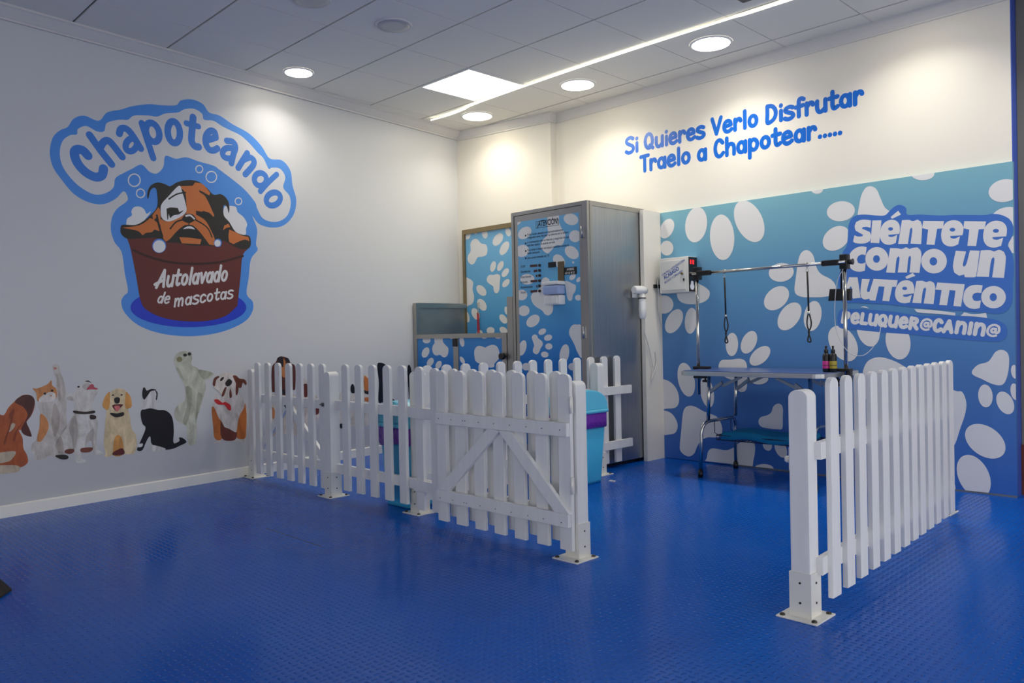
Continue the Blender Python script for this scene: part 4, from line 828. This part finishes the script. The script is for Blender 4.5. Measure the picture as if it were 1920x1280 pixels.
pet('black_cat', C_, [('coat', (20, 18, 24), [[(140, 760), (180, 730), (260, 725), (320, 745), (400, 750), (460, 790), (490, 860), (500, 980), (497, 1105), (560, 1085), (555, 1050), (590, 1050), (630, 1080), (630, 1105), (560, 1140), (490, 1170), (400, 1180), (330, 1145), (260, 1120), (240, 1035), (200, 1090), (160, 1180), (120, 1195), (97, 1175), (130, 1100), (190, 950), (160, 900), (140, 830)]]),
  ('white_bib', (214, 214, 218), [[(155, 640), (220, 560), (280, 525), (320, 560), (315, 620), (285, 680), (315, 738), (240, 728), (150, 738)], [(225, 1160), (270, 1130), (390, 1160), (400, 1180), (280, 1200)], [(110, 1122), (160, 1112), (150, 1148), (102, 1150)]]), ('head_patch', (28, 24, 32), [[(155, 560), (165, 505), (185, 505), (205, 535), (260, 515), (310, 530), (250, 542), (220, 580), (180, 632), (160, 610)], [(292, 530), (322, 560), (315, 632), (302, 630), (308, 570)]])], 'black cat with a white bib, seen from behind')
pet('poodle', C_, [('fur', (198, 202, 188), [[(500, 210), (510, 160), (560, 115), (640, 105), (690, 120), (700, 180), (690, 250), (760, 290), (790, 330), (850, 315), (920, 340), (930, 365), (880, 410), (840, 420), (850, 500), (820, 620), (780, 760), (750, 830), (750, 1000), (735, 1120), (665, 1120), (640, 1000), (640, 930), (560, 880), (510, 830), (510, 740), (570, 670), (620, 640), (620, 500), (560, 380), (520, 290)]]), ('shaded_fur', (170, 174, 158), [[(625, 500), (690, 520), (690, 700), (640, 900), (600, 860), (645, 680)], [(770, 310), (850, 320), (915, 345), (840, 412), (790, 380)], [(520, 290), (560, 300), (610, 420), (580, 400)], [(760, 560), (810, 600), (770, 760), (735, 900), (745, 700)]]), ('muzzle', (142, 138, 104), [(560, 195, 30, 30)]), ('eyes', (44, 42, 40), [(622, 148, 22, 16), (668, 136, 20, 18)])], 'pale curly dog standing on its hind legs')
pet('bulldog', D_, [('coat', (214, 210, 208), [[(130, 640), (160, 570), (220, 600), (340, 610), (440, 560), (480, 600), (495, 660), (520, 720), (530, 830), (520, 1000), (510, 1100), (490, 1140), (380, 1130), (230, 1110), (220, 1140), (130, 1150), (140, 1080), (125, 950), (108, 860), (108, 740)]]),
  ('brown_patches', (204, 118, 58), [[(108, 740), (140, 730), (190, 850), (220, 900), (230, 1100), (145, 1100), (125, 950)], [(440, 830), (490, 740), (510, 680), (525, 830), (520, 1000), (505, 1100), (410, 1090), (415, 950)]]), ('head', (220, 214, 210), [[(130, 470), (190, 350), (260, 310), (350, 320), (440, 380), (470, 450), (430, 520), (380, 590), (300, 640), (230, 590), (190, 530)]]),
  ('dark_patches', (110, 56, 44), [[(215, 890), (260, 960), (310, 980), (380, 1020), (410, 1030), (380, 1120), (230, 1100)], [(120, 450), (135, 380), (180, 350), (200, 360), (160, 400), (145, 470)], [(360, 350), (400, 345), (440, 380), (500, 390), (525, 430), (515, 460), (480, 430), (460, 490), (420, 480), (390, 420)], [(400, 440), (430, 460), (420, 560), (395, 570)], [(225, 580), (260, 495), (285, 490), (250, 590)], [(330, 500), (350, 590), (325, 615), (318, 560)]]), ('nose', (30, 26, 26), [[(270, 430), (310, 385), (350, 410), (340, 450), (300, 475), (275, 460)], [(205, 400), (230, 365), (255, 370), (225, 410)]]), ('bow_tie', (204, 44, 48), [[(135, 640), (180, 630), (235, 670), (270, 660), (330, 700), (335, 760), (300, 750), (260, 700), (180, 690)]])], 'white and tan bulldog with a red bow tie')
pet('beagle', F1, [('coat', (206, 198, 190), [[(40, 430), (290, 430), (320, 700), (300, 830), (180, 820), (60, 840), (30, 700)]]), ('brown_head', (92, 46, 38), [[(50, 160), (90, 100), (110, 55), (150, 42), (210, 60), (240, 110), (285, 150), (285, 360), (260, 380), (230, 420), (200, 430), (100, 420), (75, 400), (50, 380)]]), ('tan', (190, 122, 72), [[(150, 80), (185, 90), (190, 240), (150, 230)], [(50, 550), (80, 580), (75, 660), (50, 650)], [(260, 600), (290, 620), (285, 690), (260, 680)]]), ('dark_marks', (36, 30, 32), [[(110, 60), (150, 44), (165, 80), (160, 150), (115, 110)], [(185, 62), (215, 62), (232, 105), (200, 95)], [(150, 380), (180, 375), (182, 415), (150, 415)]])], 'brown-headed dog behind the gate boards')
pet('spaniel', F1, [('coat', (212, 204, 198), [[(360, 300), (405, 300), (520, 480), (530, 620), (480, 700), (400, 740), (362, 700)]]), ('brown_ear', (104, 50, 42), [[(365, 330), (405, 325), (405, 440), (372, 440)], [(480, 540), (520, 545), (520, 610), (485, 620)]])], 'white and brown dog behind the gate boards')
pet('calico_cat', F2, [('fur', (210, 206, 202), [[(200, 440), (240, 330), (340, 220), (380, 290), (390, 480), (390, 720), (240, 740), (100, 740), (85, 560), (100, 400)]]), ('black_patch', (32, 28, 32), [[(200, 340), (225, 320), (245, 400), (205, 405)], [(340, 370), (385, 385), (380, 420), (340, 410)], [(90, 720), (120, 715), (115, 760), (95, 755)]]), ('ginger_patch', (204, 124, 66), [[(335, 240), (385, 285), (388, 375), (338, 375)], [(340, 455), (388, 455), (385, 490), (345, 490)]])], 'calico cat behind the fence boards')
pet('black_dog', F2, [('coat', (24, 22, 28), [[(465, 130), (500, 105), (550, 130), (545, 200), (560, 400), (650, 490), (650, 508), (530, 500), (478, 495), (482, 300)], [(768, 150), (802, 160), (828, 400), (802, 520), (778, 380)]]), ('chest', (176, 132, 90), [[(480, 640), (525, 590), (522, 680), (490, 720)]])], 'black dog behind the fence boards')
# ================================================================== GROOMING TABLE
tz = .738; ax0, ax1, ay0, ay1 = .290, 1.335, -.850, -.262
t = thing('grooming_table', (.84, -.55, 0), 'folding grooming table with blue top and chrome legs in front of the paw mural', 'table')
def rrect(x0, y0, x1, y1, r, n=6):
    pts = []
    for cx, cy, a0 in ((x1-r, y1-r, 0), (x0+r, y1-r, 90), (x0+r, y0+r, 180), (x1-r, y0+r, 270)):
        for k in range(n+1): a = math.radians(a0+90*k/n); pts.append((cx+r*math.cos(a), cy+r*math.sin(a)))
    return pts
top = MB().prism(rrect(ax0, ay0, ax1, ay1, .07), 'z', tz-.030, tz-.001, .002).build('tabletop', M_alu, t)
MB().prism(rrect(ax0+.012, ay0+.012, ax1-.012, ay1-.012, .06), 'z', tz-.0009, tz+.003).build('rubber_top', mat('table_blue', (66, 86, 138), .30, bump=((160, 8, 8), .15, .001)), top)
def leg_frame(x, sgn):
    m = MB(); r = .0125; yf, yb = -.74, -.37
    for y in (yf, yb): m.tube([(x, y, tz-.03), (x-.012*sgn, y, .395)], r, 12)
    zz = .385; xo = x-.012*sgn
    m.tube([(xo-.035*sgn, yf-.055, .012)]+[(xo-.030*sgn, yf-.045, .25)]+arc((xo-.030*sgn, yf-.045, .30), (xo-.025*sgn, yf-.040, zz), (xo-.010*sgn, yf+.045, zz), 6)+arc((xo-.010*sgn, yb-.045, zz), (xo-.025*sgn, yb+.040, zz), (xo-.030*sgn, yb+.045, .30), 6)+[(xo-.030*sgn, yb+.045, .25), (xo-.035*sgn, yb+.055, .012)], r, 12)
    f = m.build('leg_frame', M_chrome, t)
    for y in (yf-.055, yb+.055): MB().tube([(xo-.035*sgn, y, .0), (xo-.035*sgn, y, .045)], .0175, 12).build('foot_cap', M_black, f)
    for y in (yf, yb):
        b = MB(); xm, xe = x+.10*sgn, x+.24*sgn
        b.prism([(x-.004*sgn, .600), (x+.004*sgn, .578), (xm+.005*sgn, .650), (xm-.003*sgn, .672)], 'y', y-.004, y+.012); b.prism([(xm-.012*sgn, .645), (xm-.004*sgn, .625), (xe+.004*sgn, tz-.045), (xe-.004*sgn, tz-.031)], 'y', y+.012, y+.020)
        b.build('brace', mat('brace_zinc', (150, 158, 166), .4, .7), t)
leg_frame(.475, 1); leg_frame(1.20, -1)
mb = MB()
for y in (-.74, -.37): mb.box((.47, y-.02, tz-.036), (.50, y+.02, tz-.03)); mb.box((1.175, y-.02, tz-.036), (1.205, y+.02, tz-.03))
mb.build('brackets', MATS['brace_zinc'], t)
# wire basket hung between the legs
sx0, sx1, sy0, sy1, sz = .50, 1.15, -.70, -.42, .288
mb = MB()
mb.tube([(sx0, sy0, sz), (sx1, sy0, sz), (sx1, sy1, sz), (sx0, sy1, sz)], .004, 8, closed=True); mb.tube([(sx0, sy0, sz-.03), (sx1, sy0, sz-.03), (sx1, sy1, sz-.03), (sx0, sy1, sz-.03)], .003, 8, closed=True)
for k in range(27):
    x = sx0+(sx1-sx0)*k/26; mb.tube([(x, sy0, sz), (x, sy0, sz-.03), (x, sy1, sz-.03), (x, sy1, sz)], .0018, 5)
for x in (sx0, sx1):
    for y in (sy0+.03, sy1-.03): mb.tube([(x, y, sz-.002), (x+(-.03 if x == sx0 else .03), y, .30), (x+(-.03 if x == sx0 else .03), y, .378)], .003, 6)
mb.build('wire_shelf', mat('dark_wire', (40, 46, 78), .4, .6), t)
# turquoise towel on it
bm = bmesh.new(); nx, ny = 40, 16; g = []
def twz(x, y): return sz+.030+.007*math.sin(x*19+1.3*math.sin(y*9))+.005*math.sin(y*31+x*7)
for a in range(nx+1):
    row = []
    for b in range(ny+1):
        x = sx0+.035+(sx1-sx0-.05)*a/nx; y = sy0-.012+(sy1-sy0)*b/ny
        row.append(bm.verts.new((x, y, twz(x, y)-(.052 if b == 0 else .004 if b == 1 else 0)-(.018 if a in (0, nx) else 0))))
    g.append(row)
for a in range(nx):
    for b in range(ny): f_ = bm.faces.new((g[a][b], g[a+1][b], g[a+1][b+1], g[a][b+1])); f_.smooth = True
bmesh.ops.solidify(bm, geom=bm.faces, thickness=.014)
me = bpy.data.meshes.new('towel'); bm.to_mesh(me); bm.free(); me.materials.append(mat('towel_turquoise', (34, 160, 208), .95, bump=((160, 160, 160), .8, .004)))
o = bpy.data.objects.new('towel', me); COL.objects.link(o); tag(o, 'turquoise towel laid on the wire shelf under the grooming table', 'towel')
# grooming arm: two clamped posts and a crossbar
t = thing('grooming_gantry', (.84, -.60, tz), 'chrome overhead grooming bar on two posts clamped to the table', 'grooming gantry')
pxl, pxr, pyy = .274, 1.3495, -.55
for x, z0, z1, ang in ((pxl, .555, 1.475, 0), (pxr, .62, 1.47, 0)):
    MB().tube([(x, pyy, z0), (x, pyy, z1)], .0125, 14).build('upright', M_chrome, t)
zb = 1.434
MB().tube([(pxl-.02, pyy-.030, zb), (pxr+.02, pyy-.030, zb)], .0105, 12).build('crossbar', M_chrome, t)
def joint(x, sg):
    m = MB(); m.box((x-.026, pyy-.018, zb-.045), (x+.026, pyy+.03, zb+.05), .006); m.box((x+sg*.02, pyy-.046, zb-.018), (x+sg*.13, pyy-.014, zb+.018), .006); m.tube([(x-sg*.02, pyy, zb), (x-sg*.055, pyy, zb)], [.012, .020], 10)
    m.build('joint', M_black, t)
joint(pxl, 1); joint(pxr, -1)
for x, sg in ((pxl, 1), (pxr, -1)):
    m = MB(); m.box((x-sg*.032, pyy-.03, tz+.0035), (x+sg*.088, pyy+.03, tz+.022), .005); m.box((x-sg*.030, pyy-.025, tz-.065), (x+sg*.075, pyy+.025, tz-.045), .004); m.box((x-sg*.034, pyy-.02, tz-.06), (x-sg*.0135, pyy+.02, tz+.012), .003)
    m.tube([(x+sg*.055, pyy, tz-.031), (x+sg*.055, pyy, tz-.085)], .007, 10); m.tube([(x+sg*.035, pyy, tz-.085), (x+sg*.080, pyy, tz-.085)], .009, 10); m.build('table_clamp', M_black, t)
# two nylon grooming leads on the bar
def lead(x, ztop, zb_, label):
    t = thing('grooming_lead', (x, pyy-.03, ztop), label, 'dog lead', 'grooming leads')
    y = pyy-.030
    m = MB(); m.tube([(x+.014*math.cos(a), y+.0*a, ztop-.001+.014*math.sin(a)) for a in [2*math.pi*k/14 for k in range(14)]], .0022, 6, closed=True)
    m.tube([(x, y, ztop-.016), (x+.008, y, ztop-.032), (x+.008, y, ztop-.045), (x-.008, y, ztop-.045), (x-.008, y, ztop-.032)], .0022, 6, closed=True); m.build('clip', M_chrome, t)
    zr = zb_+.19; m = MB(); m.tube([(x, y, ztop-.045), (x+.004, y, (ztop+zr)/2), (x+.006, y, zr)], .0062, 8); m.build('strap', M_black, t)
    MB().lathe([(.006, -.010), (.009, -.008), (.009, .008), (.006, .010)], (x+.006, y, zr), 10).build('slider', M_chrome, t)
    q = x+.006; m = MB(); m.tube(smooth([(q, y, zr), (q+.016, y, zr-.06), (q+.010, y, zr-.10), (q-.004, y, zr-.125), (q+.012, y, zb_+.012), (q+.004, y, zb_), (q-.010, y, zb_+.012), (q+.002, y, zr-.125), (q-.010, y, zr-.09), (q-.012, y, zr-.05)], 3), .0052, 6, closed=True); m.build('loop', M_black, t)
lead(.515, zb, .930, 'black nylon grooming lead on the bar, nearest the white control box')
lead(1.119, zb, .930, 'black nylon grooming lead on the bar, above the spray bottles')
# spray bottles
def bottle(x, y, rgb, label):
    t = thing('spray_bottle', (x, y, tz+.003), label, 'bottle', 'spray bottles on the table'); c = (x, y, tz+.003)
    MB().lathe([(.019, 0), (.0225, .004), (.0225, .100), (.020, .112), (.012, .118), (.0115, .122)], c, 20).build('body', M_black, t)
    MB().lathe([(.0229, .022), (.0231, .024), (.0231, .068), (.0229, .070)], c, 20).build('label_band', ink(rgb), t)
    MB().lathe([(.0228, .040), (.0233, .0405), (.0233, .044), (.0228, .0445)], c, 20).build('label_line', ink((60, 40, 30)), t)
    MB().lathe([(.0116, .122), (.013, .124), (.013, .140), (.006, .145), (.006, .155), (.008, .158), (.006, .166)], c, 14).build('pump', M_black, t)
bottle(1.262, -.64, (206, 46, 140), 'black spray bottle with a pink label band on the grooming table')
bottle(1.306, -.64, (168, 150, 40), 'black spray bottle with a yellow-green label band on the grooming table')
# clipper holder on the far post
t = thing('tool_holder', (1.31, -.57, 1.2), 'small black tool holder hung on the grooming bar post', 'tool holder')
MB().prism([(1.232, 1.194), (1.372, 1.192), (1.376, 1.266), (1.243, 1.271)], 'y', -.530, -.492, .004).build('pocket', M_black, t)
m = MB(); m.tube([(1.312, -.512, 1.266), (1.314, -.512, 1.386), (1.330, -.520, 1.396), (1.345, -.538, 1.396)], .006, 8); m.build('hanger', M_black, t)
m = MB(); m.tube(smooth_open([(1.349, -.567, 1.39), (1.312, -.580, 1.30), (1.295, -.578, 1.12), (1.308, -.575, .98), (1.378, -.575, .865), (1.455, -.53, .845), (1.515, -.47, .935), (1.525, -.42, 1.06)], 6), .0022, 6)
tag(m.build('cable', mat('thin_cable', (196, 198, 204), .4)), 'thin white cable looping down the grooming bar post by the slogan', 'cable')
# ================================================================== CONTROL BOX, DRYER, LEADS OF POWER
bx = (-.188, -.356, 1.318, .077, -.232, 1.592)
t = thing('control_box', (-.055, -.30, 1.318), 'light grey metal control box with red digits hung on the mural corner', 'control box')
MB().box((bx[0], bx[1]+.006, bx[2]), (bx[3]-.004, bx[4], bx[5]), .004).build('case', mat('box_grey', (226, 226, 220), .4), t)
dr = MB().box((bx[0]+.022, bx[1], bx[2]+.022), (bx[3]-.028, bx[1]+.0055, bx[5]-.022), .002).build('door', mat('box_door', (220, 221, 216), .35), t)
pn = MB().box((bx[3]-.0035, bx[1]+.010, bx[2]+.004), (bx[3]+.003, bx[4]-.004, bx[5]-.004), .001).build('side_panel', M_black, t)
PX = Plane((bx[3]+.003, 0, 0), (0, 1, 0), (1, 0, 0)); i = Ink(PX)
def seg8(u, v, s):
    for a, b in (((0, 0), (0, 1)), ((0, 1), (0, 2)), ((0, 2), (1, 2)), ((1, 2), (1, 1)), ((1, 1), (1, 0)), ((1, 0), (0, 0)), ((0, 1), (1, 1))): i.stroke_uv([(u+a[0]*s, v+a[1]*s), (u+b[0]*s, v+b[1]*s)], .005, 1, seg=6)
seg8(-.333, 1.535, .014); seg8(-.297, 1.535, .014)
i.build('digits', mat('red_digits', (255, 40, 40), .5, emit=1.2), pn)
i = Ink(PX); i.poly_uv(smooth([(-.325, 1.338), (-.295, 1.338), (-.280, 1.362), (-.292, 1.382), (-.295, 1.400), (-.322, 1.402), (-.328, 1.382), (-.340, 1.362)]), 1); i.build('badge', ink((226, 230, 236)), pn)
PD = Plane((0, bx[1], 0), (1, 0, 0), (0, -1, 0)); rt = math.radians(27)
for s, sz_, du, dv in (('CONTROL INTRODUCCIÓN', .023, -.160, 1.452), ('ACABADO', .040, -.140, 1.425), ('SECADO Y CEPILLADO', .023, -.138, 1.392)):
    o = text(s, PD, None, sz_, 'lettering', ink((40, 84, 170)), dr, 1, .80, 'LEFT', rt); o.location = (du, 0, dv)
m = MB(); m.tube([(.022, bx[1], 1.462), (.022, bx[1]-.010, 1.462)], .009, 12); m.build('lock', mat('brass_lock', (150, 130, 80), .3, 1.), t)
m = MB(); m.box((.030, bx[1]-.004, 1.405), (.042, bx[1], 1.425)); m.build('key_slot', M_black, t)
# hair dryer on its wall cradle
t = thing('hair_dryer', (-.24, -.50, 1.3), 'white hand dryer hung in a holder on the steel cabinet side', 'hair dryer')
y0 = -.545
MB().box((-.2925, y0-.035, 1.285), (-.272, y0+.06, 1.34), .004).build('wall_holder', M_white, t)
m = MB(); m.tube([(-.235, y0-.085, 1.345), (-.235, y0-.07, 1.345), (-.235, y0+.02, 1.345), (-.235, y0+.065, 1.34)], [.024, .030, .033, .026], 16); m.build('barrel', M_white, t)
m = MB(); m.tube([(-.235, y0+.012, 1.33), (-.235, y0+.020, 1.27), (-.235, y0+.022, 1.20), (-.235, y0+.022, 1.135), (-.235, y0+.022, 1.12)], [.020, .026, .031, .028, .016], 16); m.build('handle', M_white, t)
m = MB(); m.tube([(-.235+.029*math.cos(a), y0+.019+.029*math.sin(a), 1.282) for a in [2*math.pi*k/18 for k in range(18)]], .004, 6, closed=True); m.build('holder_ring', M_black, t)
m = MB(); m.tube(smooth_open([(-.235, y0+.022, 1.125), (-.235, y0+.03, 1.06), (-.235, y0+.06, .98), (-.238, y0+.10, .90), (-.240, y0+.135, .80), (-.240, y0+.155, .72), (-.240, y0+.13, .64), (-.240, y0+.17, .70), (-.243, y0+.21, .78), (-.246, y0+.20, .86)], 6), .0042, 8)
m.build('power_cord', mat('cord_white', (214, 212, 206), .4), t)
t = thing('power_plug', (-.25, -.30, 1.38), 'small black plug and white cord on the white panel under the control box', 'plug')
MB().box((-.2567, -.345, 1.365), (-.243, -.255, 1.395), .003).build('socket_plug', M_black, t)
m = MB(); m.tube(smooth_open([(-.245, -.30, 1.385), (-.236, -.31, 1.41), (-.225, -.33, 1.42), (-.238, -.30, 1.32), (-.242, -.30, 1.22), (-.245, -.27, 1.12), (-.248, -.245, 1.06)], 6), .0038, 8); m.build('cord', MATS['cord_white'], t)
# dark mat corner at the left edge and a scrap of tape by the bin
mb = MB(); mb.prism([(-.352, -4.780), (-.275, -4.835), (-.75, -5.50), (-1.25, -5.14), (-.99, -4.79), (-.494, -4.779)], 'z', 0.0005, .010, .002)
tag(mb.build('door_mat', mat('mat_brown', (36, 30, 26), .95, bump=((120, 120, 120), .8, .004))), 'dark brown floor mat whose corner shows on the blue floor', 'floor mat')
mb = MB(); mb.hexa([(.035, -1.325, .0004), (.075, -1.315, .0004), (.07, -1.29, .0004), (.03, -1.30, .0004), (.037, -1.323, .006), (.072, -1.314, .010), (.068, -1.292, .006), (.033, -1.301, .009)])
tag(mb.build('paper_scrap', mat('paper_white', (220, 214, 214), .7)), 'tiny white paper scrap on the blue floor beside the bin', 'paper scrap')
